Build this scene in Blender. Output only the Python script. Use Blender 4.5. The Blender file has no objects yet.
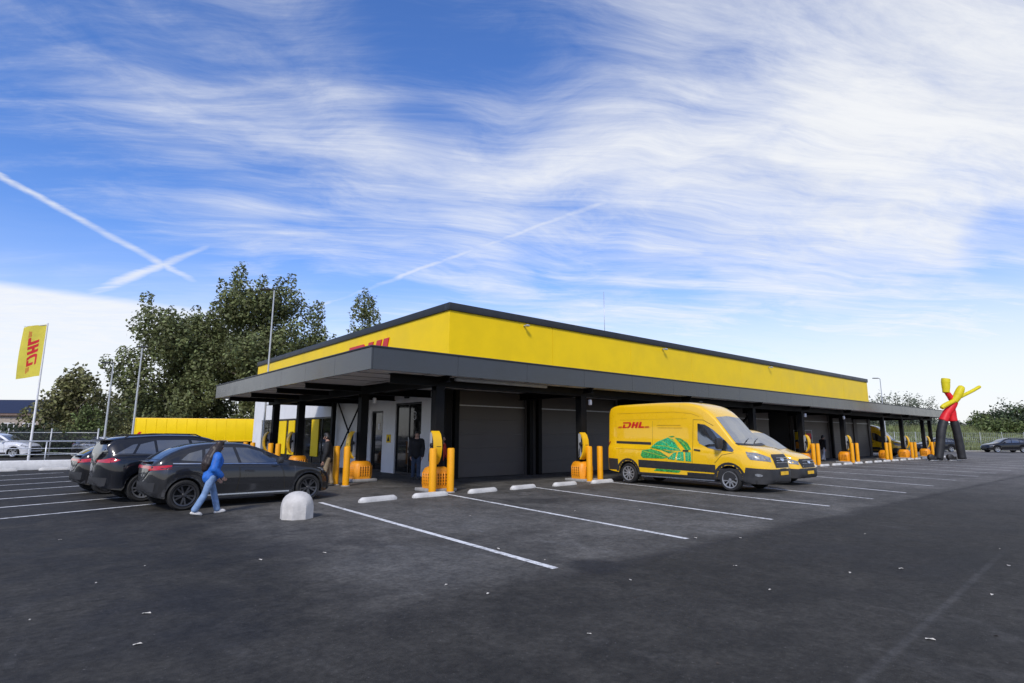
import bpy, bmesh, math, random
import numpy as np
from mathutils import Vector, Matrix
from mathutils.bvhtree import BVHTree
R = math.radians
C = bpy.context.scene.collection
S = bpy.context.scene
random.seed(7)
PI = math.pi

# ------------------------------------------------------------------ camera, sky, sun, exposure
H = 1.70
AZ, PITCH, ROLL, FPX = R(50), R(9.5), R(0.28), 562.0
f0 = Vector((math.cos(AZ), math.sin(AZ), 0)); r0 = Vector((math.sin(AZ), -math.cos(AZ), 0)); zz = Vector((0, 0, 1))
FW = f0*math.cos(PITCH) + zz*math.sin(PITCH); UP0 = -f0*math.sin(PITCH) + zz*math.cos(PITCH)
RT = r0*math.cos(ROLL) + UP0*math.sin(ROLL); UP = -r0*math.sin(ROLL) + UP0*math.cos(ROLL)
cam_d = bpy.data.cameras.new('camera'); cam = bpy.data.objects.new('camera', cam_d); C.objects.link(cam)
cam_d.sensor_width = 36; cam_d.lens = FPX/1024*36; cam_d.clip_end = 3000; cam_d.clip_start = 0.1
m = Matrix.Identity(4)
for i in range(3):
    m[i][0] = RT[i]; m[i][1] = UP[i]; m[i][2] = -FW[i]
m[2][3] = H
cam.matrix_world = m
S.camera = cam

def pxdir(x, y):
    """direction in the world of a point of the sky seen at that place of the photo"""
    return (FW*FPX + RT*(x-512) - UP*(y-341.5)).normalized()

SUN_EL, SUN_AZ = R(40), math.atan2(-0.62, -0.80)     # direction the sun stands in
sd = Vector((math.cos(SUN_EL)*math.cos(SUN_AZ), math.cos(SUN_EL)*math.sin(SUN_AZ), math.sin(SUN_EL)))
sun_l = bpy.data.lights.new('sun', 'SUN'); sun_l.energy = 2.4; sun_l.angle = R(10); sun_l.color = (1, .95, .87)
sun = bpy.data.objects.new('sun', sun_l); C.objects.link(sun)
sun.rotation_euler = sd.to_track_quat('Z', 'Y').to_euler()

class NT:
    """small helper to write node trees as expressions"""
    def __init__(s, tree): s.t = tree; s.n = tree.nodes; s.l = tree.links
    def node(s, typ, **kw):
        n = s.n.new(typ)
        for k, v in kw.items(): setattr(n, k, v)
        return n
    def put(s, sock, v):
        if isinstance(v, bpy.types.NodeSocket): s.l.new(v, sock)
        elif v is not None: sock.default_value = v
    def math(s, op, a, b=None, c=None, clamp=False):
        n = s.node('ShaderNodeMath', operation=op); n.use_clamp = clamp
        s.put(n.inputs[0], a)
        if b is not None: s.put(n.inputs[1], b)
        if c is not None: s.put(n.inputs[2], c)
        return n.outputs[0]
    def vmath(s, op, a, b=None, out=0):
        n = s.node('ShaderNodeVectorMath', operation=op)
        s.put(n.inputs[0], a)
        if b is not None: s.put(n.inputs[1], b)
        return n.outputs['Value'] if op in ('DOT_PRODUCT', 'LENGTH') else n.outputs[0]
    def noise(s, vec, scale, detail=4, rough=.55, dist=0):
        n = s.node('ShaderNodeTexNoise'); s.put(n.inputs['Vector'], vec)
        n.inputs['Scale'].default_value = scale; n.inputs['Detail'].default_value = detail
        n.inputs['Roughness'].default_value = rough; n.inputs['Distortion'].default_value = dist
        return n.outputs[0]
    def ramp(s, v, a, b, lo=0., hi=1.):
        n = s.node('ShaderNodeMapRange', interpolation_type='SMOOTHSTEP')
        s.put(n.inputs[0], v); n.inputs[1].default_value = a; n.inputs[2].default_value = b
        n.inputs[3].default_value = lo; n.inputs[4].default_value = hi
        return n.outputs[0]
    def mix(s, f, a, b):
        n = s.node('ShaderNodeMix', data_type='RGBA')
        s.put(n.inputs[0], f); s.put(n.inputs[6], a); s.put(n.inputs[7], b)
        return n.outputs[2]

w = bpy.data.worlds.new('World'); S.world = w; w.use_nodes = True
nt = NT(w.node_tree); nt.n.clear()
out = nt.node('ShaderNodeOutputWorld'); bg = nt.node('ShaderNodeBackground'); bg.inputs[1].default_value = 0.1
nt.l.new(bg.outputs[0], out.inputs[0])
sky = nt.node('ShaderNodeTexSky', sky_type='NISHITA'); sky.sun_disc = False; sky.sun_elevation = SUN_EL
sky.sun_rotation = math.atan2(sd.x, sd.y); sky.air_density = 1.0; sky.dust_density = 0.6; sky.ozone_density = 2.0
hs = nt.node('ShaderNodeHueSaturation'); hs.inputs['Saturation'].default_value = 1.26; hs.inputs['Value'].default_value = 1.55
nt.l.new(sky.outputs[0], hs.inputs['Color'])
tint = nt.node('ShaderNodeMix', data_type='RGBA', blend_type='MULTIPLY'); tint.inputs[0].default_value = 1
nt.l.new(hs.outputs[0], tint.inputs[6]); tint.inputs[7].default_value = (.86, .86, 1.13, 1)
tc = nt.node('ShaderNodeTexCoord'); D = nt.vmath('NORMALIZE', tc.outputs['Generated'])
sep = nt.node('ShaderNodeSeparateXYZ'); nt.l.new(D, sep.inputs[0])
zpos = nt.math('MAXIMUM', sep.outputs[2], 0.0)
den = nt.math('ADD', zpos, 0.10)
comb = nt.node('ShaderNodeCombineXYZ')
nt.put(comb.inputs[0], nt.math('DIVIDE', sep.outputs[0], den)); nt.put(comb.inputs[1], nt.math('DIVIDE', sep.outputs[1], den))
def stretched(vec, ang, sx, sy):      # sky-plane coordinates drawn out along the wind direction
    ca, sa = math.cos(R(ang)), math.sin(R(ang))
    c_ = nt.node('ShaderNodeCombineXYZ')
    nt.put(c_.inputs[0], nt.vmath('DOT_PRODUCT', vec, (ca*sx, sa*sx, 0))); nt.put(c_.inputs[1], nt.vmath('DOT_PRODUCT', vec, (-sa*sy, ca*sy, 0)))
    return c_.outputs[0]
pl = stretched(comb.outputs[0], -26, .40, 1.0)
warp = nt.node('ShaderNodeTexNoise'); nt.l.new(comb.outputs[0], warp.inputs['Vector']); warp.inputs['Scale'].default_value = .7; warp.inputs['Detail'].default_value = 3
wv = nt.vmath('MULTIPLY', nt.vmath('SUBTRACT', warp.outputs['Color'], (.5, .5, .5)), (.9, .9, 0))
plw = nt.vmath('ADD', pl, wv)
n1 = nt.noise(plw, 0.80, 7, .58, 0.2)
n2 = nt.noise(plw, 3.0, 8, .64, 0.3)
n3 = nt.noise(comb.outputs[0], 0.8, 5, .55, 0.2)
st2 = stretched(nt.vmath('ADD', comb.outputs[0], nt.vmath('MULTIPLY', wv, (.55, .55, 0))), -32, .20, 1.5)
n4 = nt.noise(st2, 3.2, 9, .70, 0.5)
n5 = nt.noise(plw, 9.0, 8, .70, 0.4)          # fine combed streaks
def lobe(x, y, a, b):     # 1 near that direction, 0 outside
    return nt.ramp(nt.vmath('DOT_PRODUCT', D, tuple(pxdir(x, y))), math.cos(R(a)), math.cos(R(b)))
cov = nt.math('ADD', nt.math('MULTIPLY', n1, .44), nt.math('MULTIPLY', n2, .42))
cov = nt.math('ADD', cov, nt.math('MULTIPLY', n3, .14))
cov = nt.math('ADD', cov, nt.math('MULTIPLY', n4, .42))
cov = nt.math('ADD', cov, nt.math('MULTIPLY', nt.math('SUBTRACT', n5, .5), .18))
for (x, y, a, b, k) in ((480, -10, 17, 1, -.11), (90, 240, 12, 2, -.10), (890, 190, 20, 4, .08), (650, 170, 24, 3, .08), (60, 80, 22, 5, -.055),
                        (1010, 80, 12, 2, -.10), (1012, 243, 4, 1, -.16), (700, 330, 40, 10, .06), (330, 280, 10, 2, -.06), (570, 240, 8, 1, -.10), (250, 170, 18, 3, .08), (1010, 200, 16, 2, .03)):
    cov = nt.math('ADD', cov, nt.math('MULTIPLY', lobe(x, y, a, b), k))
added_cloud = nt.ramp(nt.vmath('DOT_PRODUCT', D, (.86, -.10, .5)), math.cos(R(27)), math.cos(R(6)))     # unseen cloud added beyond the frame to brighten the windscreen reflection
cov = nt.math('ADD', cov, nt.math('MULTIPLY', added_cloud, .26))
cir = nt.ramp(cov, .57, 1.05, .02, 1)
low = nt.math('MULTIPLY', nt.ramp(zpos, .34, .03), nt.ramp(cov, .50, .80, .50, .96))                    # everything pales to the horizon
cir = nt.math('MAXIMUM', cir, low)
# low white bank at the left, above the house
azl = nt.vmath('DOT_PRODUCT', D, tuple(Vector((pxdir(-60, 330).x, pxdir(-60, 330).y, 0)).normalized()))
bank = nt.math('MULTIPLY', nt.ramp(nt.math('ADD', zpos, nt.math('MULTIPLY', nt.math('SUBTRACT', n3, .5), .04)), .205, .185), nt.ramp(azl, math.cos(R(33)), math.cos(R(14))))
cir = nt.math('MAXIMUM', cir, nt.math('MULTIPLY', bank, nt.ramp(n5, .3, .7, .86, .98)))
# contrails: thin lines drawn on the sky
def trail(p, q, wa, wb, k, fade=.25):
    a, b = pxdir(*p), pxdir(*q); nrm = a.cross(b).normalized(); e = (b-a).normalized(); L = (b-a).length
    t = nt.math('DIVIDE', nt.math('SUBTRACT', nt.vmath('DOT_PRODUCT', D, tuple(e)), a.dot(e)), L)
    dist = nt.math('ABSOLUTE', nt.math('ADD', nt.vmath('DOT_PRODUCT', D, tuple(nrm)), nt.math('ADD', nt.math('MULTIPLY', nt.math('SUBTRACT', n5, .5), .010), nt.math('MULTIPLY', nt.math('SUBTRACT', n2, .5), .010))))
    wd = nt.math('ADD', nt.math('MULTIPLY', t, wb-wa), wa)
    v = nt.ramp(nt.math('DIVIDE', dist, wd), 1.15, .0)
    v = nt.math('MULTIPLY', v, nt.math('MULTIPLY', nt.ramp(t, -.02, .02+fade*.3), nt.ramp(t, 1.02, 1-fade)))
    front = nt.math('GREATER_THAN', nt.vmath('DOT_PRODUCT', D, tuple((a+b).normalized())), .5)
    v = nt.math('MULTIPLY', nt.math('MULTIPLY', v, front), nt.math('MULTIPLY', nt.ramp(n2, .35, .6, .35, 1), k))
    return v
for args in (((-30, 160), (215, 292), .0045, .0085, .85), ((72, 302), (222, 240), .014, .005, .85), ((300, 313), (668, 179), .004, .012, .70, .2)):
    cir = nt.math('MAXIMUM', cir, trail(*args))
shade = nt.mix(nt.math('MAXIMUM', nt.ramp(nt.math('ADD', nt.math('MULTIPLY', n4, .6), nt.math('MULTIPLY', n1, .4)), .36, .60), nt.ramp(zpos, .34, .16)), (6.7, 6.95, 7.5, 1), (8.1, 8.2, 8.3, 1))
col = nt.mix(nt.math('MULTIPLY', cir, .95), tint.outputs[2], shade)
nt.l.new(col, bg.inputs[0])

vs = S.view_settings
vs.view_transform = 'Standard'; vs.look = 'None'; vs.exposure = 0.22; vs.gamma = 1; vs.use_curve_mapping = False

# ------------------------------------------------------------------ materials
MATS = {}
def mat(name, col, rough=.5, metal=0, var=.12, scale=6, bump=0, bscale=40, coat=0, spec=.5, dirt=0, island=0, trans=0, ior=0):
    """procedural material: base colour broken up by noise, optional bump, dirt and leaf-to-leaf variation"""
    if name in MATS: return MATS[name]
    mt = bpy.data.materials.new(name); mt.use_nodes = True
    t = NT(mt.node_tree); p = t.n['Principled BSDF']
    c = (*col, 1)
    tco = t.node('ShaderNodeTexCoord').outputs['Object']
    nz = t.noise(tco, scale, 5, .6)
    lo = tuple(x*(1-var) for x in col)+(1,); hi = tuple(min(1, x*(1+var)) for x in col)+(1,)
    cc = t.mix(t.ramp(nz, .3, .7), lo, hi)
    if dirt:
        nd = t.noise(tco, scale*.45, 7, .7)
        cc = t.mix(t.ramp(nd, .5, .75, 0, dirt), cc, tuple(x*.45+.02 for x in col)+(1,))
    if island:
        g = t.node('ShaderNodeNewGeometry')
        h = t.node('ShaderNodeHueSaturation')
        t.put(h.inputs['Hue'], t.ramp(g.outputs['Random Per Island'], 0, 1, .485, .515))
        t.put(h.inputs['Value'], t.ramp(g.outputs['Random Per Island'], 0, 1, 1-island, 1+island))
        t.put(h.inputs['Color'], cc); cc = h.outputs[0]
    t.put(p.inputs['Base Color'], cc)
    t.put(p.inputs['Roughness'], t.ramp(nz, .2, .8, max(.0, rough-.05), min(1, rough+.07)))
    p.inputs['Metallic'].default_value = metal; p.inputs['Specular IOR Level'].default_value = spec
    if ior: p.inputs['IOR'].default_value = ior
    if coat: p.inputs['Coat Weight'].default_value = coat; p.inputs['Coat Roughness'].default_value = .04
    if bump:
        b = t.node('ShaderNodeBump'); b.inputs['Strength'].default_value = bump; b.inputs['Distance'].default_value = .02
        t.put(b.inputs['Height'], t.noise(tco, bscale, 6, .65)); t.put(p.inputs['Normal'], b.outputs[0])
    if trans:
        tr = t.node('ShaderNodeBsdfTranslucent'); t.put(tr.inputs[0], cc)
        mx = t.node('ShaderNodeMixShader'); mx.inputs[0].default_value = trans
        t.l.new(p.outputs[0], mx.inputs[1]); t.l.new(tr.outputs[0], mx.inputs[2])
        t.l.new(mx.outputs[0], t.n['Material Output'].inputs[0])
    MATS[name] = mt
    return mt
def glass(name, col=(.9, .93, .95), rough=.02):
    """clear pane: mostly see-through, mirror at a flat angle"""
    mt = bpy.data.materials.new(name); mt.use_nodes = True
    t = NT(mt.node_tree); t.n.remove(t.n['Principled BSDF'])
    tr = t.node('ShaderNodeBsdfTransparent'); tr.inputs[0].default_value = (*col, 1)
    gl = t.node('ShaderNodeBsdfGlossy'); gl.inputs['Roughness'].default_value = rough
    fr = t.node('ShaderNodeFresnel'); fr.inputs[0].default_value = 1.5
    mx = t.node('ShaderNodeMixShader'); t.l.new(t.math('MULTIPLY', fr.outputs[0], 1.6, clamp=True), mx.inputs[0])
    t.l.new(tr.outputs[0], mx.inputs[1]); t.l.new(gl.outputs[0], mx.inputs[2])
    t.l.new(mx.outputs[0], t.n['Material Output'].inputs[0])
    return mt

def asphalt():
    mt = bpy.data.materials.new('asphalt'); mt.use_nodes = True
    t = NT(mt.node_tree); p = t.n['Principled BSDF']
    pos = t.node('ShaderNodeNewGeometry').outputs['Position']
    sp = t.node('ShaderNodeSeparateXYZ'); t.l.new(pos, sp.inputs[0]); X, Y = sp.outputs[0], sp.outputs[1]
    big = t.noise(pos, .22, 5, .6); mid = t.noise(pos, 1.1, 7, .68, .4); grit = t.noise(pos, 75, 3, .7); speck = t.noise(pos, 28, 2, .8)
    wob = t.math('MULTIPLY', t.math('SUBTRACT', t.noise(pos, .6, 4, .6), .5), .9)
    # bays were laid with a paler, more worn asphalt than the driving lane
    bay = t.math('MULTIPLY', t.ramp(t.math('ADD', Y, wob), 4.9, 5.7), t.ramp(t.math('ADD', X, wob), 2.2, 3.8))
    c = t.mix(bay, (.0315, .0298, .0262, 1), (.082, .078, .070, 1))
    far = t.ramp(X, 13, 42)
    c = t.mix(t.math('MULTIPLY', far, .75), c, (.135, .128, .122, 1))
    f = t.math('ADD', t.math('MULTIPLY', big, .55), t.math('MULTIPLY', mid, .75))
    hv = t.node('ShaderNodeHueSaturation'); t.put(hv.inputs['Color'], c); t.put(hv.inputs['Value'], t.ramp(f, .44, .86, .60, 1.50)); c = hv.outputs[0]
    # worn pale scuffs in the bays
    sc = t.node('ShaderNodeMapping'); t.l.new(pos, sc.inputs[0]); sc.inputs['Scale'].default_value = (.9, .35, 1); sc.inputs['Rotation'].default_value = (0, 0, .25)
    scuff = t.math('MULTIPLY', t.ramp(t.noise(sc.outputs[0], 1.5, 8, .7, .8), .56, .72), t.math('ADD', t.math('MULTIPLY', bay, .50), .16))
    c = t.mix(scuff, c, (.14, .137, .13, 1))
    # the joint between the two layers, a tar patch, one drag mark in the lane
    joint = t.math('SUBTRACT', 1, t.ramp(t.math('ABSOLUTE', t.math('SUBTRACT', t.math('ADD', Y, t.math('MULTIPLY', wob, .25)), 5.15)), 0, .22))
    c = t.mix(t.math('MULTIPLY', t.math('MULTIPLY', joint, t.ramp(X, 4, 6)), t.ramp(mid, .35, .65, .1, .75)), c, (.022, .021, .022, 1))
    def blot(x, y, r, k, colr):
        nonlocal c
        dx = t.math('SUBTRACT', X, x); dy = t.math('SUBTRACT', Y, y)
        d = t.math('SQRT', t.math('ADD', t.math('MULTIPLY', dx, dx), t.math('MULTIPLY', dy, dy)))
        d = t.math('ADD', d, t.math('MULTIPLY', t.math('SUBTRACT', mid, .5), r*1.6))
        c = t.mix(t.ramp(d, r, r*.35, 0, k), c, colr)
    dark, pale = (.020, .020, .021, 1), (.13, .128, .12, 1)
    for a in ((5.9, 5.25, .5, .8, dark), (6.7, 9.6, 1.5, .35, pale), (7.2, 11.4, 1.2, .3, pale), (4.2, 7.0, 1.6, .3, pale), (10.8, 8.8, 1.4, .3, pale),
              (10.5, 11.6, .9, .4, dark), (14.2, 10.5, 1.0, .35, dark), (17.8, 9.8, 1.3, .6, dark), (3.4, 9.3, 1.6, .35, dark), (1.2, 6.2, 1.5, .35, dark), (9.5, 3.4, 1.8, .3, dark)):
        blot(*a)
    ln = t.math('SUBTRACT', t.math('MULTIPLY', t.math('SUBTRACT', X, 4.7), .05), t.math('SUBTRACT', Y, 1.70))
    mark = t.math('MULTIPLY', t.ramp(t.math('ABSOLUTE', t.math('ADD', ln, t.math('MULTIPLY', wob, .05))), .06, .01), t.math('MULTIPLY', t.ramp(X, 4.0, 4.8), t.ramp(X, 13, 8)))
    c = t.mix(t.math('MULTIPLY', mark, .20), c, (.12, .118, .115, 1))
    m2 = t.noise(pos, 14, 5, .75); m3 = t.noise(pos, 4.5, 6, .7, .3)
    h2 = t.node('ShaderNodeHueSaturation'); t.put(h2.inputs['Color'], c); t.put(h2.inputs['Value'], t.math('MULTIPLY', t.ramp(m2, .32, .68, .74, 1.28), t.ramp(m3, .34, .66, .82, 1.20))); c = h2.outputs[0]
    # grit: pale and dark stones
    c = t.mix(t.ramp(grit, .62, .74, 0, .65), c, (.19, .185, .18, 1))
    c = t.mix(t.ramp(grit, .40, .28, 0, .7), c, (.012, .012, .013, 1))
    c = t.mix(t.ramp(speck, .68, .76, 0, .5), c, (.26, .25, .24, 1))
    # hairline cracks
    vr = t.node('ShaderNodeTexVoronoi', feature='DISTANCE_TO_EDGE'); t.put(vr.inputs['Vector'], t.vmath('ADD', pos, t.noise(pos, 1.5, 4, .6))); vr.inputs['Scale'].default_value = .23
    c = t.mix(t.math('MULTIPLY', t.ramp(vr.outputs[0], .006, .0), t.ramp(mid, .48, .62, 0, .5)), c, (.015, .015, .015, 1))
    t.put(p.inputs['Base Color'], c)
    t.put(p.inputs['Roughness'], t.ramp(mid, .3, .7, .72, .92)); p.inputs['Specular IOR Level'].default_value = .22
    b = t.node('ShaderNodeBump'); b.inputs['Strength'].default_value = .55; b.inputs['Distance'].default_value = .012
    t.put(b.inputs['Height'], t.math('ADD', t.math('MULTIPLY', grit, .7), t.math('MULTIPLY', speck, .5))); t.put(p.inputs['Normal'], b.outputs[0])
    return mt
def worn_paint():
    mt = bpy.data.materials.new('worn road paint'); mt.use_nodes = True
    t = NT(mt.node_tree); p = t.n['Principled BSDF']
    pos = t.node('ShaderNodeNewGeometry').outputs['Position']
    n = t.noise(pos, 9, 8, .75); k = t.noise(pos, .8, 4, .6)
    f = t.ramp(t.math('ADD', n, t.math('MULTIPLY', k, .35)), .62, .80)
    t.put(p.inputs['Base Color'], t.mix(t.math('MULTIPLY', f, .75), (.74, .74, .72, 1), (.16, .16, .155, 1)))
    p.inputs['Roughness'].default_value = .8
    return mt

M = dict(
    asphalt=asphalt(), paint=worn_paint(),
    yellow=mat('yellow cladding', (.88, .60, .003), .42, var=.05, scale=.6, spec=.2, dirt=.05, bump=.04, bscale=1.5),
    coping=mat('anthracite coping', (.024, .027, .031), .45, var=.15, scale=1.5, spec=.35),
    fascia=mat('anthracite canopy fascia', (.029, .033, .038), .20, var=.14, scale=1.2, spec=.65),
    steel=mat('black painted steel', (.008, .008, .008), .6, var=.2, scale=3, spec=.15),
    soffit=mat('pale soffit panel', (.70, .70, .70), .6, var=.08, scale=1.0, dirt=.15),
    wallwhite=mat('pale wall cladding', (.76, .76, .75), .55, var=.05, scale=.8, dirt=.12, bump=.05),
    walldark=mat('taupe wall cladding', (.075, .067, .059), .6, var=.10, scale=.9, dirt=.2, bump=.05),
    shutter=mat('grey sectional door', (.105, .094, .082), .5, var=.07, scale=.8, dirt=.2),
    frame=mat('black door frame', (.015, .016, .018), .35),
    darkglass=mat('dark glazing', (.008, .009, .010), .04, var=.1, spec=.45),
    clear=glass('clear glass'),
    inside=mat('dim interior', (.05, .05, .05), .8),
    orange=mat('orange guard plastic', (.80, .30, .006), .45, var=.06, scale=3, dirt=.2),
    bollard=mat('yellow orange post paint', (.83, .36, .004), .38, var=.05, scale=3, dirt=.22, spec=.4),
    chgyellow=mat('charger yellow shell', (.83, .47, .006), .35, var=.03),
    chgbody=mat('charger grey casing', (.30, .31, .32), .45, var=.08),
    black=mat('black rubber', (.012, .012, .012), .7, var=.2, scale=8),
    stopc=mat('weathered stop concrete', (.56, .55, .52), .85, var=.12, scale=5, bump=.25, bscale=30, dirt=.4),
    concrete=mat('pale concrete', (.53, .51, .475), .85, var=.14, scale=5, bump=.25, bscale=30, dirt=.35),
    concwhite=mat('whitewashed concrete', (.74, .735, .71), .8, var=.08, scale=5, bump=.2, bscale=30, dirt=.3),
    kerbgrey=mat('grey concrete', (.30, .295, .28), .85, var=.15, scale=4, bump=.25, dirt=.3),
    red=mat('logo red', (.56, .006, .012), .4, var=.03),
    white=mat('white paint', (.78, .78, .78), .45, var=.04),
    galv=mat('galvanised steel', (.52, .54, .56), .38, metal=.6, var=.12, scale=9),
    postgrey=mat('grey lamp post paint', (.42, .44, .45), .42, metal=.3, var=.08),
    tyre=mat('tyre rubber', (.014, .014, .014), .75, var=.2, scale=12),
    alloy=mat('bright alloy', (.55, .56, .57), .3, metal=.85, var=.05),
    alloydark=mat('dark alloy', (.10, .10, .105), .3, metal=.8, var=.1),
    steelrim=mat('silver steel wheel', (.34, .345, .35), .42, metal=.6, var=.1),
    plastic=mat('black trim plastic', (.022, .022, .023), .55, var=.15, scale=8, dirt=.15),
    carglass=mat('tinted car glass', (.022, .026, .030), .03, var=.3, scale=1.3, spec=1.0, ior=2.0),
    screen=mat('windscreen glass', (.05, .055, .062), .03, var=.3, scale=1.3, spec=1.0, ior=2.8),
    vanyellow=mat('van yellow paint', (.83, .49, .004), .28, var=.02, scale=2, coat=.8, dirt=.05),
    lampred=mat('red lamp lens', (.42, .008, .012), .12, coat=.8),
    lampclear=mat('headlamp lens', (.20, .21, .22), .22, metal=.0, coat=.2, var=.3, scale=14),
    chrome=mat('chrome', (.72, .73, .75), .1, metal=1),
    plate=mat('yellow number plate', (.80, .46, .01), .4),
    leafgreen=mat('printed leaf green', (.030, .30, .055), .35, var=.75, scale=22, coat=.4),
    leafteal=mat('printed leaf teal', (.022, .38, .15), .35, var=.75, scale=26, coat=.4),
    leaflime=mat('printed vein lime', (.34, .48, .02), .35, var=.2, coat=.4),
    seam=mat('panel gap', (.02, .015, .005), .7),
    seamY=mat('painted crease shade and lettering', (.55, .31, .003), .4),  # darker yellow: shade painted along the creases, also the lettering lines
    skin=mat('skin', (.50, .30, .22), .5, var=.06),
    skin2=mat('darker skin', (.30, .17, .12), .5, var=.06),
    hair=mat('dark brown hair', (.020, .012, .010), .5, var=.4, scale=40),
    hair2=mat('black hair', (.012, .011, .010), .5, var=.4, scale=40),
    jacket=mat('bright blue jacket', (.016, .13, .50), .6, var=.25, scale=9, bump=.5, bscale=14),
    jeans=mat('light denim', (.17, .27, .44), .8, var=.22, scale=9, bump=.35, bscale=14),
    jeansdark=mat('dark denim', (.04, .06, .10), .8, var=.2, scale=9),
    coat=mat('black coat', (.010, .010, .011), .75, var=.2, scale=9, bump=.3, bscale=14),
    khaki=mat('khaki trousers', (.26, .20, .12), .8, var=.15, scale=9),
    pale=mat('pale grey trousers', (.42, .43, .47), .8, var=.15, scale=9),
    redcloth=mat('red jacket cloth', (.45, .03, .01), .7, var=.15, scale=9),
    shoe=mat('white sneaker', (.62, .60, .56), .6, var=.15, scale=20),
    shoedark=mat('dark shoe', (.03, .03, .03), .6),
    bark=mat('bark', (.10, .080, .060), .9, var=.3, scale=6, bump=.5, bscale=12),
    flagy=mat('yellow flag cloth', (.80, .68, .08), .7, var=.06, scale=3, trans=.35),
    nylred=mat('red nylon', (.85, .014, .024), .5, var=.06, scale=3, trans=.25),
    nylyel=mat('yellow nylon', (.85, .74, .015), .5, var=.06, scale=3, trans=.30),
    nylblk=mat('black nylon', (.014, .014, .015), .55, var=.2, scale=3),
    grassland=mat('rough grass ground', (.14, .165, .06), .95, var=.4, scale=1.2, bump=.6, bscale=8),
    brick=mat('beige brick', (.34, .29, .24), .85, var=.14, scale=4, bump=.2),
    roofdark=mat('dark roof panels', (.016, .016, .030), .35, var=.2, scale=2),
    rooftile=mat('brown roof tile', (.16, .11, .085), .8, var=.2, scale=4),
)

# ------------------------------------------------------------------ mesh helpers
def finish(name, bm, mt, parent=None, smooth=40, loc=None):
    if smooth:
        for f in bm.faces: f.smooth = True
        for e in bm.edges:
            if len(e.link_faces) == 2 and e.calc_face_angle(0) > R(smooth): e.smooth = False
    me = bpy.data.meshes.new(name); bm.to_mesh(me); bm.free()
    me.materials.append(mt)
    o = bpy.data.objects.new(name, me); C.objects.link(o)
    if parent: o.parent = parent
    if loc: o.location = loc
    return o
def tag(o, label, cat, group=None):
    o['label'] = label; o['category'] = cat
    if group: o['group'] = group
    return o
def thing(name, label, cat, loc=(0, 0, 0), rz=0, group=None):
    o = bpy.data.objects.new(name, None); C.objects.link(o); o.empty_display_size = .3
    o.location = loc; o.rotation_euler = (0, 0, rz)
    return tag(o, label, cat, group)
def structure(o, kind='structure'):
    o['kind'] = kind; return o
def dup(root, loc, rz=None, label=None, group=None, scale=None):
    def rec(o, par):
        c = o.copy(); C.objects.link(c); c.parent = par
        for ch in o.children: rec(ch, c)
        return c
    r = rec(root, None); r.location = loc
    if rz is not None: r.rotation_euler = (0, 0, rz)
    if scale: r.scale = scale
    if label: r['label'] = label
    if group: r['group'] = group
    return r
def bxm(bm, c, s, bevel=0, rz=0, seg=2):
    t = bmesh.new(); bmesh.ops.create_cube(t, size=1)
    for v in t.verts: v.co = Vector((v.co.x*s[0], v.co.y*s[1], v.co.z*s[2]))
    if bevel: bmesh.ops.bevel(t, geom=t.edges[:], offset=bevel, segments=seg, affect='EDGES', profile=.5)
    mtx = Matrix.Translation(c) @ Matrix.Rotation(rz, 4, 'Z')
    for v in t.verts: v.co = mtx @ v.co
    join(bm, t)
def box2(bm, a, b, bevel=0):
    bxm(bm, [(a[i]+b[i])/2 for i in range(3)], [abs(b[i]-a[i]) for i in range(3)], bevel)
def join(bm, t):
    mp_ = {v: bm.verts.new(v.co) for v in t.verts}
    for f in t.faces:
        try: bm.faces.new([mp_[v] for v in f.verts])
        except ValueError: pass
    t.free()
def ring(bm, c, ax, r, seg, ry=None):
    ax = Vector(ax).normalized(); a = ax.orthogonal().normalized()
    if abs(ax.z) > .9: a = Vector((1, 0, 0))
    b = ax.cross(a)
    return [bm.verts.new(Vector(c)+a*math.cos(2*PI*i/seg)*r+b*math.sin(2*PI*i/seg)*(ry or r)) for i in range(seg)]
def skinrings(bm, rs, caps=True):
    n = len(rs[0])
    for A, B in zip(rs, rs[1:]):
        for i in range(n): bm.faces.new((A[i], A[(i+1) % n], B[(i+1) % n], B[i]))
    if caps: bm.faces.new(rs[0][::-1]); bm.faces.new(rs[-1])
def cyl(bm, p, q, r, r2=None, seg=14):
    d = Vector(q)-Vector(p)
    skinrings(bm, [ring(bm, p, d, r, seg), ring(bm, q, d, r if r2 is None else r2, seg)])
def tube(bm, pts, rad, seg=8):
    pts = [Vector(p) for p in pts]; rs = []
    up = None
    for i, p in enumerate(pts):
        d = (pts[min(i+1, len(pts)-1)]-pts[max(i-1, 0)]).normalized()
        a = d.orthogonal().normalized() if up is None else (up-d*up.dot(d)).normalized()
        up = a; b = d.cross(a); r = rad[i] if isinstance(rad, (list, tuple)) else rad
        rs.append([bm.verts.new(p+a*math.cos(2*PI*k/seg)*r+b*math.sin(2*PI*k/seg)*r) for k in range(seg)])
    skinrings(bm, rs)
def lathe(bm, prof, seg=24, c=(0, 0, 0), axis='z', closed=False):
    rs = []
    for r, z in prof:
        rr = []
        for i in range(seg):
            a = 2*PI*i/seg
            v = (r*math.cos(a), r*math.sin(a), z) if axis == 'z' else (r*math.cos(a), z, r*math.sin(a))
            rr.append(bm.verts.new(Vector(c)+Vector(v)))
        rs.append(rr)
    if closed: rs.append(rs[0])
    skinrings(bm, rs, not closed)
    bmesh.ops.recalc_face_normals(bm, faces=bm.faces[:])
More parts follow.
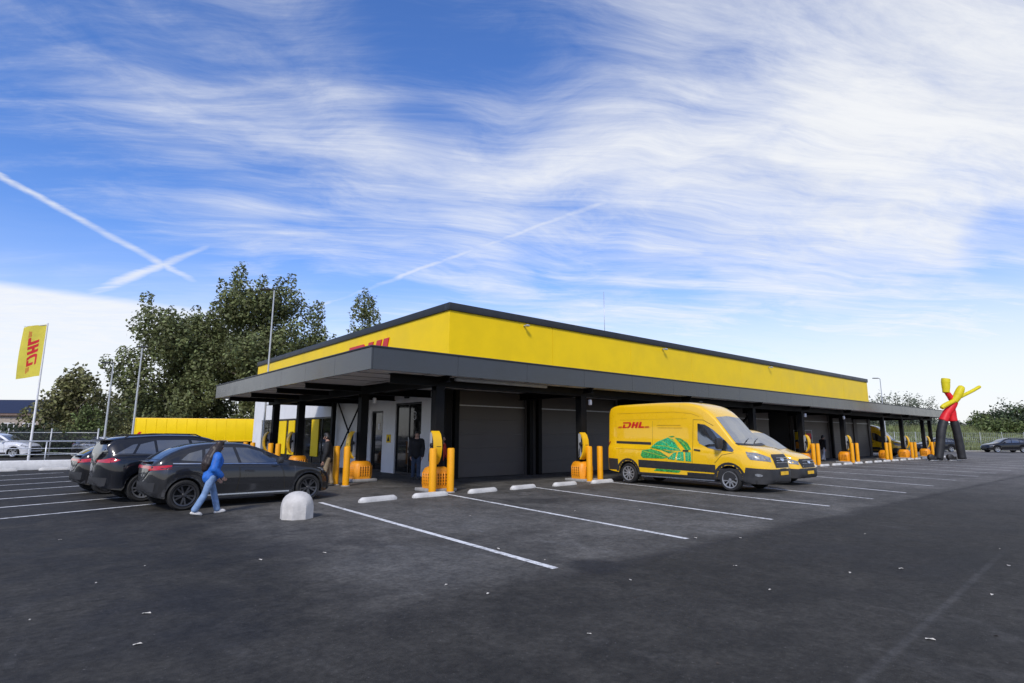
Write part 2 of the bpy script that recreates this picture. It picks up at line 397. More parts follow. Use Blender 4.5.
def prism(bm, pts, d):
    """closed outline of 3-D points pushed along d"""
    d = Vector(d); A = [bm.verts.new(Vector(p)) for p in pts]; B = [bm.verts.new(Vector(p)+d) for p in pts]
    n = len(A)
    bm.faces.new(A[::-1]); bm.faces.new(B)
    for i in range(n): bm.faces.new((A[i], A[(i+1) % n], B[(i+1) % n], B[i]))
    bmesh.ops.recalc_face_normals(bm, faces=bm.faces[:])

def curve(pts):
    """smooth monotone curve through (x, y) points"""
    xs = np.array([p[0] for p in pts], float); ys = np.array([p[1] for p in pts], float)
    h = np.diff(xs); dl = np.diff(ys)/h; mm = np.zeros(len(xs)); mm[0] = dl[0]; mm[-1] = dl[-1]
    for i in range(1, len(xs)-1):
        mm[i] = 0 if dl[i-1]*dl[i] <= 0 else 2*dl[i-1]*dl[i]/(dl[i-1]+dl[i])
    def f(x):
        x = min(max(x, xs[0]), xs[-1]); i = min(int(np.searchsorted(xs, x, side='right'))-1, len(h)-1); i = max(i, 0)
        t = (x-xs[i])/h[i]
        return float((2*t**3-3*t**2+1)*ys[i]+(t**3-2*t**2+t)*h[i]*mm[i]+(-2*t**3+3*t**2)*ys[i+1]+(t**3-t**2)*h[i]*mm[i+1])
    return f

# ------------------------------------------------------------------ conforming panels (windows, lamps, printed marks)
def cells(polys, step):
    t = bmesh.new()
    for poly in polys:
        try: t.faces.new([t.verts.new((p[0], p[1], 0)) for p in poly])
        except ValueError: pass
    us = [v.co.x for v in t.verts]; ws = [v.co.y for v in t.verts]
    for ax, lo, hi in ((0, min(us), max(us)), (1, min(ws), max(ws))):
        k = math.floor(lo/step)+1
        while k*step < hi:
            co = [0, 0, 0]; no = [0, 0, 0]; co[ax] = k*step+.0007; no[ax] = 1
            bmesh.ops.bisect_plane(t, geom=t.verts[:]+t.edges[:]+t.faces[:], dist=1e-6, plane_co=co, plane_no=no); k += 1
    return t
def panel(name, bvh, polys, proj, mt, parent, off=.006, step=.07):
    if not isinstance(polys[0][0], (tuple, list)): polys = [polys]
    t = cells(polys, step)
    mk = {'right': (lambda u, v: (u, -4, v), (0, 1, 0)), 'left': (lambda u, v: (u, 4, v), (0, -1, 0)),
          'front': (lambda u, v: (9, u, v), (-1, 0, 0)), 'rear': (lambda u, v: (-9, u, v), (1, 0, 0)), 'top': (lambda u, v: (u, v, 9), (0, 0, -1))}[proj]
    d = Vector(mk[1])
    for v in t.verts:
        o = Vector(mk[0](v.co.x, v.co.y)); hit, nrm, _, _ = bvh.ray_cast(o, d)
        if hit is None:
            hit, nrm, _, _ = bvh.find_nearest(o+d*(o.length-.5))
        if nrm.dot(d) > 0: nrm = -nrm
        v.co = hit+nrm*off
    t.normal_update()
    for f in t.faces:
        if f.normal.dot(d) > 0: f.normal_flip()
    return finish(name, t, mt, parent, smooth=50)

def dhl(x0, z0, h, flip=False, lines=True, sx=1.45):
    """the courier logo: three slanted block letters and the thin speed lines, as convex quads"""
    sk = .36
    def q(x, y, X, Y): return [(x, y), (X, y), (X, Y), (x, Y)]
    L = []
    L += [q(0, 0, .30, .60), q(.30, 0, .62, .18), [(.62, 0), (.95, .0), (1.13, .30), (.83, .30)], [(.83, .30), (1.13, .30), (1.17, .64), (.85, .64)],
          [(.85, .64), (1.17, .64), (1.05, .90), (.80, .78)], q(-.12, .78, .80, 1.0), [(.80, .78), (1.05, .90), (.93, 1.0), (.80, 1.0)]]
    L += [q(1.30, 0, 1.62, 1), q(1.62, .38, 1.86, .62), q(1.86, 0, 2.18, 1)]
    L += [q(2.32, 0, 2.64, 1), q(2.64, 0, 3.16, .26)]
    if lines:
        for k in (0, .11, .22):
            L += [q(-.75+k*.6, k, -.12, k+.05), q(3.26, k, 3.95-k*.6, k+.05)]
    res = []
    for p in L:
        pp = [((a*sx+sk*b)*h, b*h) for a, b in p]
        if flip: pp = [(-a, b) for a, b in pp]
        res.append([(x0+a, z0+b) for a, b in pp])
    return res

# ------------------------------------------------------------------ vehicles
def wheel_set(root, spec):
    r, wd = spec['tyre'], spec.get('tw', .21)
    proto = None
    for ax in spec['axles']:
        for sgn in (-1, 1):
            y = sgn*(spec['track'])
            if proto is None:
                bm = bmesh.new(); rr = r*.70
                lathe(bm, [(rr*.2, .02), (rr, .0), (rr+.005, -.045), (rr+.02, -wd/2), (r*.90, -wd/2-.008), (r*.97, -wd/2+.02), (r, -wd/2+.045), (r, wd/2-.045), (r*.97, wd/2-.02), (r*.90, wd/2), (rr, wd/2), (rr*.2, .05)], 36, axis='y')
                t = finish('wheel', bm, M['tyre'], root)
                bm = bmesh.new()
                lathe(bm, [(rr*1.0, -wd/2-.004), (rr*1.03, -wd/2-.012), (rr*.90, -wd/2-.004), (rr*.88, -wd/2+.02), (rr*1.0, -wd/2+.02)], 36, axis='y', closed=True)
                n = spec.get('spokes', 5)
                for k in range(n):
                    a = 2*PI*k/n+.3
                    for da in ((-.16, .16) if n <= 6 else (0,)):
                        e1 = Vector((math.cos(a+da*.4), 0, math.sin(a+da*.4))); e2 = Vector((math.cos(a+da*1.3), 0, math.sin(a+da*1.3)))
                        s1 = Vector((-e1.z, 0, e1.x)); s2 = Vector((-e2.z, 0, e2.x)); wsp = rr*(.085 if n <= 6 else .10)
                        y0 = -wd/2
                        prism(bm, [e1*rr*.14+s1*wsp+Vector((0, y0+.012, 0)), e1*rr*.14-s1*wsp+Vector((0, y0+.012, 0)), e2*rr*.93-s2*wsp*.8+Vector((0, y0+.002, 0)), e2*rr*.93+s2*wsp*.8+Vector((0, y0+.002, 0))], (0, .03, 0))
                lathe(bm, [(.001, -wd/2-.006), (rr*.17, -wd/2-.004), (rr*.22, -wd/2+.012), (rr*.22, -wd/2+.05)], 18, axis='y')
                finish('rim', bm, M[spec.get('rim', 'alloy')], t)
                proto = t
            else:
                t = proto.copy(); C.objects.link(t); t.parent = root
                rc = proto.children[0].copy(); C.objects.link(rc); rc.parent = t
            t.location = (ax, y, r); t.rotation_euler = (0, 0, 0 if sgn < 0 else PI)
            t.rotation_euler.y = .4*ax

def vehicle(name, label, cat, loc, rz, spec, paint, group=None):
    root = thing(name, label, cat, loc, rz, group)
    top, belt, bot, wid, wtop = (curve(spec[k]) for k in ('top', 'belt', 'bot', 'wid', 'wtop'))
    x0, x1 = spec['top'][0][0], spec['top'][-1][0]
    xs = sorted(set([x0+(x1-x0)*i/70 for i in range(71)]+[x0+.015, x0+.04, x0+.08, x1-.015, x1-.04, x1-.08]+[a+s*spec['arch']*k for a in spec['axles'] for s in (-1, 1) for k in (1.0, .985, .95, .88, .75, .55, .3)]))
    bm = bmesh.new(); rs = []
    ra = spec['arch']; zc = spec['tyre']
    for x in xs:
        W, zt, zb, zs, wt = wid(x), top(x), bot(x), belt(x), wtop(x)
        zt = max(zt, zb+.10); zs = min(max(zs, zb+.05), zt-.03); wt = min(wt, W-.02)
        lo = zb
        for a in spec['axles']:
            if abs(x-a) < ra: lo = max(lo, zc+math.sqrt(ra*ra-(x-a)**2))
        lo = min(lo, zs-.03)
        wi = max(W-.30, W*.5); zu = min(zb+.02, lo)
        P = [(0, zu), (wi, zu), (wi, lo), (W-.03, lo), (W-.008, lo+.012)]
        for k in (.18, .38, .58, .78, .92): P.append((W-spec.get('tuck', .03)*(abs(k-.5)*1.6)**2, lo+.012+(zs-lo-.012)*k))
        so = spec.get('shoulder', .045); P.append((W-so*.45, lo+.012+(zs-lo-.012)*.97)) if so > .05 else P.append((W-.037, lo+.012+(zs-lo-.012)*.97)); P.append((W-so, zs))
        rr = min(.11, (zt-zs)*.6); gz = zt-rr
        for k in (.06, .3, .6, .85, 1.0): P.append((W-so-.015+(wt-(W-so-.015))*(k**1.12), zs+(gz-zs)*k))
        for a in (25, 50, 75): P.append((wt-.13*(1-math.cos(R(a))), gz+rr*math.sin(R(a))*.96))
        P += [(wt*.55, zt+.012), (0, zt+.02)]
        full = [(-y, z) for y, z in P] + [(y, z) for y, z in P[1:-1]][::-1]
        rs.append([bm.verts.new((x, y, z)) for y, z in full])
    skinrings(bm, rs)
    bmesh.ops.recalc_face_normals(bm, faces=bm.faces[:])
    bm.verts.index_update(); nfull = len(rs[0]); lowset = set()
    for rg_ in rs:
        for i_ in (0, 1, 2, 3, nfull-1, nfull-2, nfull-3): lowset.add(rg_[i_])
    bvh = BVHTree.FromBMesh(bm)
    und = [f for f in bm.faces if all(v_ in lowset for v_ in f.verts)]
    bu = bmesh.new(); mpv = {}
    for f in und:
        for v_ in f.verts:
            if v_ not in mpv: mpv[v_] = bu.verts.new(v_.co)
        bu.faces.new([mpv[v_] for v_ in f.verts])
    bmesh.ops.delete(bm, geom=und, context='FACES_ONLY')
    # dark inner box so that nothing shows through the wheel wells
    for pn_, pred, mk_ in [(a_, (lambda c, f_=f_, g=g: f_(c) and (g == 0 or c.y*g > 0)), k_) for a_, f_, k_ in spec.get('split', ()) for g in ((-1, 1) if a_ == 'sill_trim' else (0,))]:
        sel = [f for f in bm.faces if pred(f.calc_center_median())]
        if sel:
            b2 = bmesh.new(); mq = {}
            for f in sel:
                for v_ in f.verts:
                    if v_ not in mq: mq[v_] = b2.verts.new(v_.co)
                b2.faces.new([mq[v_] for v_ in f.verts])
            bmesh.ops.delete(bm, geom=sel, context='FACES_ONLY')
            finish(pn_, b2, M[mk_], root, smooth=38)
    body = finish('body', bm, paint, root, smooth=38)
    bm = bu; wm = max(p[1] for p in spec['wid'])
    bxm(bm, ((x0+x1)/2, 0, zc+.12), ((x1-x0)*.86, wm*1.15, .42), .03); finish('underbody', bm, M['black'], root)
    wheel_set(root, spec)
    for d in spec['panels']:
        pname, proj, poly, mk = d[:4]; off = d[4] if len(d) > 4 else .006; par = d[5] if len(d) > 5 else None
        mt = paint if mk == 'paint' else M[mk]
        for pr in {'side': ('right', 'left')}.get(proj, (proj,)):
            po = poly
            if pname == 'logo' and pr == 'left' and proj == 'side':
                po = spec['logo_left']
            many = pname in ('headlamp', 'tail_lamp', 'door_handle', 'rear_window') and isinstance(po[0][0], (tuple, list))
            for p1 in ([[q_] for q_ in po] if many else [po]):
                panel(pname, bvh, p1, pr, mt, root, off)
    for d in spec.get('solids', ()):
        pname, fn, mk = d
        mt = paint if mk == 'paint' else M[mk]
        b = bmesh.new(); fn(b); bmesh.ops.recalc_face_normals(b, faces=b.faces[:])
        if pname in ('wing_mirror', 'roof_rail', 'mirror_glass'):
            b2 = b.copy()
            for bb, sg_ in ((b, 1), (b2, -1)):
                bmesh.ops.delete(bb, geom=[v_ for v_ in bb.verts if v_.co.y*sg_ < 0], context='VERTS'); finish(pname, bb, mt, root)
        else: finish(pname, b, mt, root)
    return root

def archband(x, z, r0, r1, a0=-8, a1=188, n=14):
    q = []
    for k in range(n):
        a, b = R(a0+(a1-a0)*k/n), R(a0+(a1-a0)*(k+1)/n)
        q.append([(x+r0*math.cos(a), z+r0*math.sin(a)), (x+r1*math.cos(a), z+r1*math.sin(a)), (x+r1*math.cos(b), z+r1*math.sin(b)), (x+r0*math.cos(b), z+r0*math.sin(b))])
    return q
def band(pts, wdt):
    q = []
    for (a, b), (c, d) in zip(pts, pts[1:]):
        L = math.hypot(c-a, d-b); nx, ny = -(d-b)/L*wdt/2, (c-a)/L*wdt/2
        q.append([(a+nx, b+ny), (c+nx, d+ny), (c-nx, d-ny), (a-nx, b-ny)])
    return q
def sh(pts, dx): return [(x+dx, z) for x, z in pts]
def ell(x, z, a, b, n=14, rot=0):
    return [(x+a*math.cos(2*PI*i/n)*math.cos(rot)-b*math.sin(2*PI*i/n)*math.sin(rot), z+a*math.cos(2*PI*i/n)*math.sin(rot)+b*math.sin(2*PI*i/n)*math.cos(rot)) for i in range(n)]
def mirror_solid(x, y, z, s=1.0, tall=False):
    def fn(b):
        for sg in (-1, 1):
            bxm(b, (x, sg*(y+.11*s), z), (.13*s, .22*s, (.30 if tall else .15)*s), .045*s, rz=sg*.15)
            cyl(b, (x+.02, sg*(y-.06), z-.05), (x+.0, sg*(y+.06), z-.03), .028*s, seg=8)
    return fn
def bars(x, y0, y1, z0, z1, n, hh=.018, dx=.02):
    def fn(b):
        for k in range(n):
            zq = z0+(z1-z0)*k/(n-1)
            bxm(b, (x, (y0+y1)/2, zq), (dx, abs(y1-y0), hh), .004, seg=1)
    return fn

def fastback():
    dx = -1.47
    s = dict(tyre=.335, tw=.22, arch=.385, axles=(0+dx, 2.94+dx), track=.80, spokes=5, rim='alloydark', tuck=.06, shoulder=.10,
      top=sh([(-.80, .70), (-.77, .93), (-.71, 1.03), (-.55, 1.13), (-.40, 1.22), (0, 1.375), (.30, 1.45), (.78, 1.49), (1.2, 1.485), (1.5, 1.44), (1.8, 1.34), (2.15, 1.19), (2.5, 1.05), (2.85, .99), (3.25, .91), (3.52, .81), (3.68, .66), (3.73, .52)], dx),
      belt=sh([(-.80, .60), (-.74, .88), (-.6, .95), (0, .98), (1, .985), (2.1, .95), (2.5, .92), (3.2, .83), (3.55, .70), (3.73, .45)], dx),
      bot=sh([(-.80, .52), (-.74, .40), (-.55, .28), (0, .22), (2.9, .21), (3.4, .21), (3.62, .25), (3.73, .38)], dx),
      wid=sh([(-0.8, 0.12), (-0.792, 0.229), (-0.779, 0.342), (-0.748, 0.493), (-0.696, 0.638), (-0.623, 0.759), (-0.54, 0.843), (-0.436, 0.898), (-0.28, 0.92), (0, .92), (1.5, .90), (2.8, .915), (3.2, .885), (3.5, .78), (3.66, .64), (3.73, .46)], dx),
      wtop=sh([(-.80, .50), (-.5, .66), (0, .58), (.5, .575), (1.5, .58), (2.0, .62), (2.5, .74), (3.0, .76), (3.4, .68), (3.73, .38)], dx), panels=[], solids=[])
    P = s['panels']
    P.append(('window', 'side', [sh([(1.14, 1.375), (1.42, 1.365), (1.75, 1.27), (2.14, 1.07), (2.11, 1.0), (1.24, 1.01)], dx)], 'carglass'))
    P.append(('window', 'side', [sh([(.70, 1.385), (1.07, 1.38), (1.17, 1.01), (.42, 1.03), (.45, 1.34)], dx)], 'carglass'))
    P.append(('quarter_window', 'side', [sh([(-.10, 1.10), (.10, 1.25), (.38, 1.33), (.35, 1.06)], dx)], 'carglass'))
    P.append(('window_trim', 'side', band(sh([(-.3, 1.03), (.3, 1.015), (1.2, .99), (2.12, .97)], dx), .022), 'chrome', .010))
    P.append(('windscreen', 'front', [[(-.66, 1.06), (.66, 1.06), (.54, 1.38), (-.54, 1.38)]], 'screen'))
    P.append(('rear_window', 'rear', [[(-.58, 1.12), (.58, 1.12), (.50, 1.36), (-.50, 1.36)]], 'carglass'))
    P.append(('tail_lamp', 'side', [sh([(-.76, .98), (-.32, 1.0), (-.36, .93), (-.76, .88)], dx)], 'lampred', .008))
    P.append(('tail_lamp', 'rear', [[(-.74, .92), (.74, .92), (.74, .98), (-.74, .98)]], 'lampred', .010))
    P.append(('rear_bumper', 'rear', [[(-.66, .42), (.66, .42), (.70, .62), (-.70, .62)]], 'plastic'))
    P.append(('headlamp', 'side', [sh([(3.22, .83), (3.36, .82), (3.62, .70), (3.58, .66), (3.3, .76)], dx)], 'lampclear', .008))
    P.append(('grille', 'front', [[(-.56, .42), (.56, .42), (.50, .66), (-.50, .66)]], 'plastic'))
    for ax in s['axles']:
        P.append(('wheel_arch_trim', 'side', archband(ax, .335, .389, .445, -2, 182), 'plastic', .008))
    P.append(('sill_trim', 'side', [sh([(.42, .225), (2.50, .225), (2.50, .33), (.42, .33)], dx)], 'plastic', .007))
    P.append(('sill_strip', 'side', band(sh([(.48, .30), (2.42, .28)], dx), .03), 'alloy', .012))
    for ln in ([(1.16, 1.0), (1.19, .7), (1.12, .33)], [(2.16, .96), (2.26, .75), (2.3, .34)], [(.30, 1.0), (.40, .75), (.44, .62)]):
        P.append(('door_gap', 'side', band(sh(ln, dx), .014), 'seam', .004))
    for hx in (.62, 1.40):
        P.append(('door_handle', 'side', [sh([(hx-.10, .845), (hx+.12, .835), (hx+.12, .80), (hx-.10, .81)], dx)], 'plastic', .014))
    s['solids'].append(('wing_mirror', mirror_solid(2.12+dx, .87, 1.06), 'plastic'))
    def spoiler(b): bxm(b, (-.60+dx, 0, 1.075), (.14, .8, .025), .01)
    s['solids'].append(('spoiler', spoiler, 'paint'))
    return squeeze(s, dx, .84)

def squeeze(s, dx, k):
    f = lambda x: dx+(x-dx)*k if x < dx else x
    for c in ('top', 'belt', 'bot', 'wid', 'wtop'): s[c] = [(f(x), z) for x, z in s[c]]
    P = []
    for p in s['panels']:
        if p[1] == 'side' and p[0] != 'wheel_arch_trim':
            po = p[2] if isinstance(p[2][0][0], (tuple, list)) else [p[2]]
            p = (p[0], p[1], [[(f(x), z) for x, z in q] for q in po])+p[3:]
        P.append(p)
    s['panels'] = P
    return s
def suv():
    dx = -1.42
    s = dict(tyre=.36, tw=.24, arch=.42, axles=(0+dx, 2.84+dx), track=.80, spokes=5, rim='alloy', tuck=.06, shoulder=.10,
      top=sh([(-.94, .75), (-.93, 1.10), (-.90, 1.25), (-.76, 1.50), (-.62, 1.58), (-.2, 1.63), (.5, 1.67), (1.1, 1.665), (1.6, 1.58), (2.0, 1.40), (2.4, 1.16), (2.8, 1.08), (3.2, 1.0), (3.55, .88), (3.72, .68), (3.76, .55)], dx),
      belt=sh([(-.94, .65), (-.92, 1.0), (-.7, 1.10), (0, 1.12), (1, 1.10), (2.1, 1.05), (2.5, 1.0), (3.2, .90), (3.58, .76), (3.76, .5)], dx),
      bot=sh([(-.94, .55), (-.92, .44), (-.7, .34), (0, .26), (2.9, .25), (3.4, .25), (3.66, .30), (3.76, .42)], dx),
      wid=sh([(-0.94, 0.14), (-0.932, 0.237), (-0.92, 0.354), (-0.89, 0.509), (-0.84, 0.658), (-0.77, 0.784), (-0.69, 0.87), (-0.59, 0.928), (-0.44, 0.95), (0, .95), (1.5, .93), (2.8, .94), (3.2, .90), (3.5, .80), (3.7, .66), (3.76, .5)], dx),
      wtop=sh([(-.94, .50), (-.8, .60), (-.3, .62), (.5, .63), (1.4, .62), (2.0, .66), (2.5, .78), (3.0, .78), (3.4, .70), (3.76, .4)], dx), panels=[], solids=[])
    P = s['panels']
    P.append(('window', 'side', [sh([(1.10, 1.53), (1.45, 1.50), (1.75, 1.38), (2.1, 1.17), (2.06, 1.12), (1.22, 1.14)], dx)], 'carglass'))
    P.append(('window', 'side', [sh([(.26, 1.53), (1.02, 1.54), (1.14, 1.14), (.30, 1.18)], dx)], 'carglass'))
    P.append(('window', 'side', [sh([(-.10, 1.43), (.20, 1.51), (.24, 1.18), (-.22, 1.20)], dx)], 'carglass'))
    P.append(('quarter_window', 'side', [sh([(-.62, 1.20), (-.27, 1.42), (-.16, 1.44), (-.28, 1.20)], dx)], 'carglass'))
    P.append(('window_trim', 'side', band(sh([(-.66, 1.175), (.3, 1.155), (1.2, 1.12), (2.1, 1.09)], dx), .02), 'alloydark', .010))
    P.append(('windscreen', 'front', [[(-.68, 1.18), (.68, 1.18), (.56, 1.54), (-.56, 1.54)]], 'screen'))
    P.append(('rear_window', 'rear', [[(-.64, 1.20), (.64, 1.20), (.56, 1.46), (-.56, 1.46)]], 'carglass'))
    P.append(('tail_lamp', 'side', [sh([(-.93, 1.03), (-.70, 1.10), (-.55, 1.05), (-.66, 1.0), (-.93, .98)], dx)], 'lampred', .008))
    P.append(('tail_lamp', 'rear', [[(-.80, .98), (-.30, 1.0), (-.30, 1.05), (-.80, 1.07)], [(.80, .98), (.30, 1.0), (.30, 1.05), (.80, 1.07)]], 'lampred', .010))
    P.append(('rear_bumper', 'rear', [[(-.74, .42), (.74, .42), (.78, .62), (-.78, .62)]], 'plastic'))
    P.append(('headlamp', 'side', [sh([(3.25, .92), (3.6, .76), (3.56, .70), (3.25, .82)], dx)], 'lampclear', .008))
    P.append(('grille', 'front', [[(-.50, .50), (.50, .50), (.46, .78), (-.46, .78)]], 'plastic'))
    for ax in s['axles']:
        P.append(('wheel_arch_trim', 'side', archband(ax, .36, .424, .475, -2, 182), 'paint', .012))
    P.append(('sill_trim', 'side', [sh([(.46, .265), (2.38, .265), (2.38, .37), (.46, .37)], dx)], 'plastic', .007))
    for ln in ([(1.13, 1.12), (1.18, .8), (1.15, .38)], [(2.12, 1.05), (2.22, .8), (2.24, .4)], [(.26, 1.14), (.40, .85), (.47, .7)]):
        P.append(('door_gap', 'side', band(sh(ln, dx), .014), 'seam', .004))
    for hx in (.58, 1.42):
        P.append(('door_handle', 'side', [sh([(hx-.10, .985), (hx+.12, .975), (hx+.12, .94), (hx-.10, .95)], dx)], 'paint', .016))
    s['solids'].append(('wing_mirror', mirror_solid(2.05+dx, .90, 1.18), 'plastic'))
    def spoiler(b): bxm(b, (-.80+dx, 0, 1.535), (.26, 1.12, .035), .012)
    s['solids'].append(('spoiler', spoiler, 'plastic'))
    def rails(b):
        for sg in (-1, 1):
            tube(b, [(-.45+dx, sg*.60, 1.60), (-.35+dx, sg*.60, 1.65), (.5+dx, sg*.60, 1.70), (1.2+dx, sg*.60, 1.69), (1.35+dx, sg*.60, 1.62)], .016, 6)
    s['solids'].append(('roof_rail', rails, 'plastic'))
    return s

def high_van():
    s = dict(tyre=.36, tw=.23, arch=.435, axles=(-2.14, 1.84), track=.885, spokes=10, rim='steelrim', tuck=.045,
      top=[(-3.12, 2.40), (-3.10, 2.66), (-3.0, 2.80), (-2.6, 2.87), (-1.0, 2.89), (.2, 2.86), (.7, 2.76), (1.05, 2.58), (1.30, 2.36), (1.72, 1.86), (2.08, 1.47), (2.3, 1.40), (2.6, 1.33), (2.84, 1.22), (2.97, 1.08), (3.05, .90), (3.08, .72)],
      belt=[(-3.12, 1.35), (0, 1.34), (1.2, 1.30), (1.8, 1.26), (2.2, 1.22), (2.6, 1.14), (2.9, 1.0), (3.08, .60)],
      bot=[(-3.12, .48), (-3.0, .42), (-2.0, .34), (1.8, .32), (2.6, .27), (2.92, .27), (3.08, .36)],
      wid=[(-3.12, .96), (-3.08, 1.00), (-2.9, 1.025), (-1, 1.03), (1.6, 1.03), (2.2, 1.01), (2.55, .95), (2.80, .84), (2.98, .66), (3.08, .44)],
      wtop=[(-3.12, .86), (-2.8, .88), (0, .88), (.8, .87), (1.3, .86), (1.8, .89), (2.15, .91), (2.5, .84), (2.8, .68), (3.08, .36)], panels=[], solids=[], split=[('front_bumper', lambda c: c.x > 2.36 and c.z < .62, 'plastic'), ('sill_trim', lambda c: c.z < .43, 'plastic')])
    P = s['panels']
    X = lambda Y: 11.32-Y
    P.append(('window', 'side', [[(.74, 2.13), (1.00, 2.09), (1.28, 1.93), (1.72, 1.57), (2.0, 1.28), (1.98, 1.22), (1.42, 1.27), (1.12, 1.33), (.80, 1.47), (.74, 1.58)]], 'carglass'))
    P.append(('windscreen', 'front', [[(-.82, 1.50), (0, 1.46), (.82, 1.50), (.75, 2.33), (0, 2.38), (-.75, 2.33)]], 'screen', .008))
    P.append(('cowl', 'front', [[(-.86, 1.43), (0, 1.40), (.86, 1.43), (.86, 1.495), (0, 1.455), (-.86, 1.495)]], 'plastic', .010))
    # black lower mouldings
    P.append(('side_moulding', 'side', [[(-1.66, .60), (1.38, .55), (1.38, .80), (-1.66, .865)]], 'plastic', .007))
    P.append(('side_moulding', 'side', [[(-3.06, .46), (-2.60, .46), (-2.60, .865), (-3.06, .88)]], 'plastic', .007))
    for ax in s['axles']:
        P.append(('wheel_arch_trim', 'side', archband(ax, .36, .440, .54, -4, 184), 'plastic', .011))
    P.append(('sill_trim', 'side', [[(-1.66, .345), (1.38, .33), (1.38, .42), (-1.66, .43)]], 'plastic', .007))
    P.append(('front_bumper', 'front', [[(-1.0, .20), (1.0, .20), (1.02, .70), (.72, .72), (-.72, .72), (-1.02, .70)]], 'plastic', .010))
    P.append(('front_bumper', 'side', [[(2.30, .20), (3.0, .20), (3.04, .72), (2.37, .76)]], 'plastic', .008))
    P.append(('grille', 'front', [[(-.42, .76), (.42, .76), (.47, 1.10), (.42, 1.16), (-.42, 1.16), (-.47, 1.10)]], 'plastic', .012))
    P.append(('headlamp', 'front', [[(-.88, .98), (-.54, .93), (-.52, 1.06), (-.80, 1.21), (-.91, 1.22)], [(.88, .98), (.54, .93), (.52, 1.06), (.80, 1.21), (.91, 1.22)]], 'lampclear', .010))
    P.append(('headlamp', 'side', [[(2.36, 1.24), (2.56, 1.19), (2.92, 1.08), (2.90, .97), (2.52, 1.0), (2.44, 1.10)]], 'lampclear', .011))
    P.append(('fog_lamp', 'side', [ell(2.72, .54, .10, .045, 10, -.1)], 'lampclear', .014))
    P.append(('number_plate', 'front', [[(-.26, .54), (.26, .54), (.26, .65), (-.26, .65)]], 'plate', .03))
    P.append(('emblem', 'front', [ell(0, 1.0, .12, .055, 16)], 'chrome', .04))
    # crease shade painted as darker strips, gaps and the sliding-door rail
    P.append(('painted_crease_shade', 'side', band([(-2.7, 2.54), (-.2, 2.54), (.5, 2.47), (.8, 2.36)], .02)+band([(-2.55, 2.30), (.35, 2.30)], .012), 'seamY', .004))
    P.append(('painted_crease_shade', 'side', band([(-2.75, 2.28), (-2.72, 1.72), (-2.62, 1.62)], .012)+band([(-2.7, 1.24), (-1.2, 1.22)], .014), 'seamY', .004))
    P.append(('door_gap', 'side', band([(1.3, 2.05), (.95, 2.24), (.58, 2.26), (.56, 1.4), (.54, .66)], .013), 'seam', .004))
    P.append(('door_gap', 'side', band([(-1.06, 2.24), (-1.06, .9)], .008), 'seam', .004))
    P.append(('door_gap', 'side', band([(1.36, .85), (1.62, 1.12), (2.02, 1.2)], .012), 'seam', .004))
    P.append(('door_rail', 'side', [[(-2.70, 1.52), (-1.12, 1.49), (-1.12, 1.395), (-2.70, 1.43)]], 'plastic', .008))
    P.append(('door_handle', 'side', [[(.62, 1.29), (.86, 1.26), (.86, 1.21), (.62, 1.24)], [(.20, 1.25), (.42, 1.24), (.42, 1.19), (.20, 1.20)]], 'plastic', .018))
    P.append(('logo', 'side', dhl(-2.42, 2.0, .215), 'red', .012))
    s['logo_left'] = dhl(-1.6, 2.0, .215, flip=True)
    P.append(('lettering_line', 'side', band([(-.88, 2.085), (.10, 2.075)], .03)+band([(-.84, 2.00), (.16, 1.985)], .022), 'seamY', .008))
    # the green leaf artwork
    lt, lg, ll = [], [], []
    def sub(c, a, b, rot, k): return ell(c[0], c[1], a, b, 12, rot)
    lg += [[(-1.55, 1.02), (-1.48, 1.20), (-1.10, 1.26), (-.70, 1.17), (-.35, .98), (-.60, .93), (-1.45, .93)]]
    lt += [[(-1.10, 1.33), (-.88, 1.50), (-.42, 1.66), (-.20, 1.60), (.0, 1.36), (.12, 1.22), (-.3, 1.22), (-.62, 1.26)]]
    lg += [[(-.14, 1.66), (.10, 1.63), (.36, 1.48), (.52, 1.26), (.30, 1.24), (.10, 1.44)], [(-.38, 1.70), (-.20, 1.72), (-.14, 1.685), (-.28, 1.66)]]
    lg += [[(-1.16, 1.30), (-.66, 1.22), (-.34, 1.12), (-.1, 1.18), (-.45, 1.21), (-.9, 1.33)]]
    lt += [[(-.42, .93), (-.16, 1.14), (-.04, 1.17), (-.12, .90)], [(-.06, .90), (.02, 1.18), (.22, 1.19), (.24, .88)], [(.30, .88), (.29, 1.18), (.50, 1.18), (.52, .87)]]
    lg += [[(-1.0, .50), (-.9, .58), (.1, .56), (0, .48)]]
    ll += band([(-1.42, 1.17), (-1.0, 1.10), (-.45, .98)], .022)+band([(-.95, 1.38), (-.5, 1.36), (.05, 1.25)], .022)+band([(-.35, 1.64), (-.12, 1.50), (.02, 1.30)], .03)+band([(.02, 1.60), (.26, 1.44), (.40, 1.26)], .02)
    ll += band([(-.66, 1.54), (-.46, 1.44), (-.3, 1.30)], .018)+band([(.12, 1.17), (.13, .90)], .016)+band([(.40, 1.17), (.41, .89)], .016)+band([(-.20, 1.08), (-.25, .92)], .016)
    P.append(('leaf_print', 'side', lg, 'leafgreen', .010)); P.append(('leaf_print', 'side', lt, 'leafteal', .010)); P.append(('leaf_vein', 'side', ll, 'leaflime', .014))
    P.append(('rear_window', 'rear', [[(-.75, 1.5), (-.08, 1.5), (-.08, 2.1), (-.70, 2.1)], [(.75, 1.5), (.08, 1.5), (.08, 2.1), (.70, 2.1)]], 'carglass'))
    P.append(('tail_lamp', 'rear', [[(-.97, 1.0), (-.86, 1.0), (-.86, 1.5), (-.95, 1.5)], [(.97, 1.0), (.86, 1.0), (.86, 1.5), (.95, 1.5)]], 'lampred', .010))
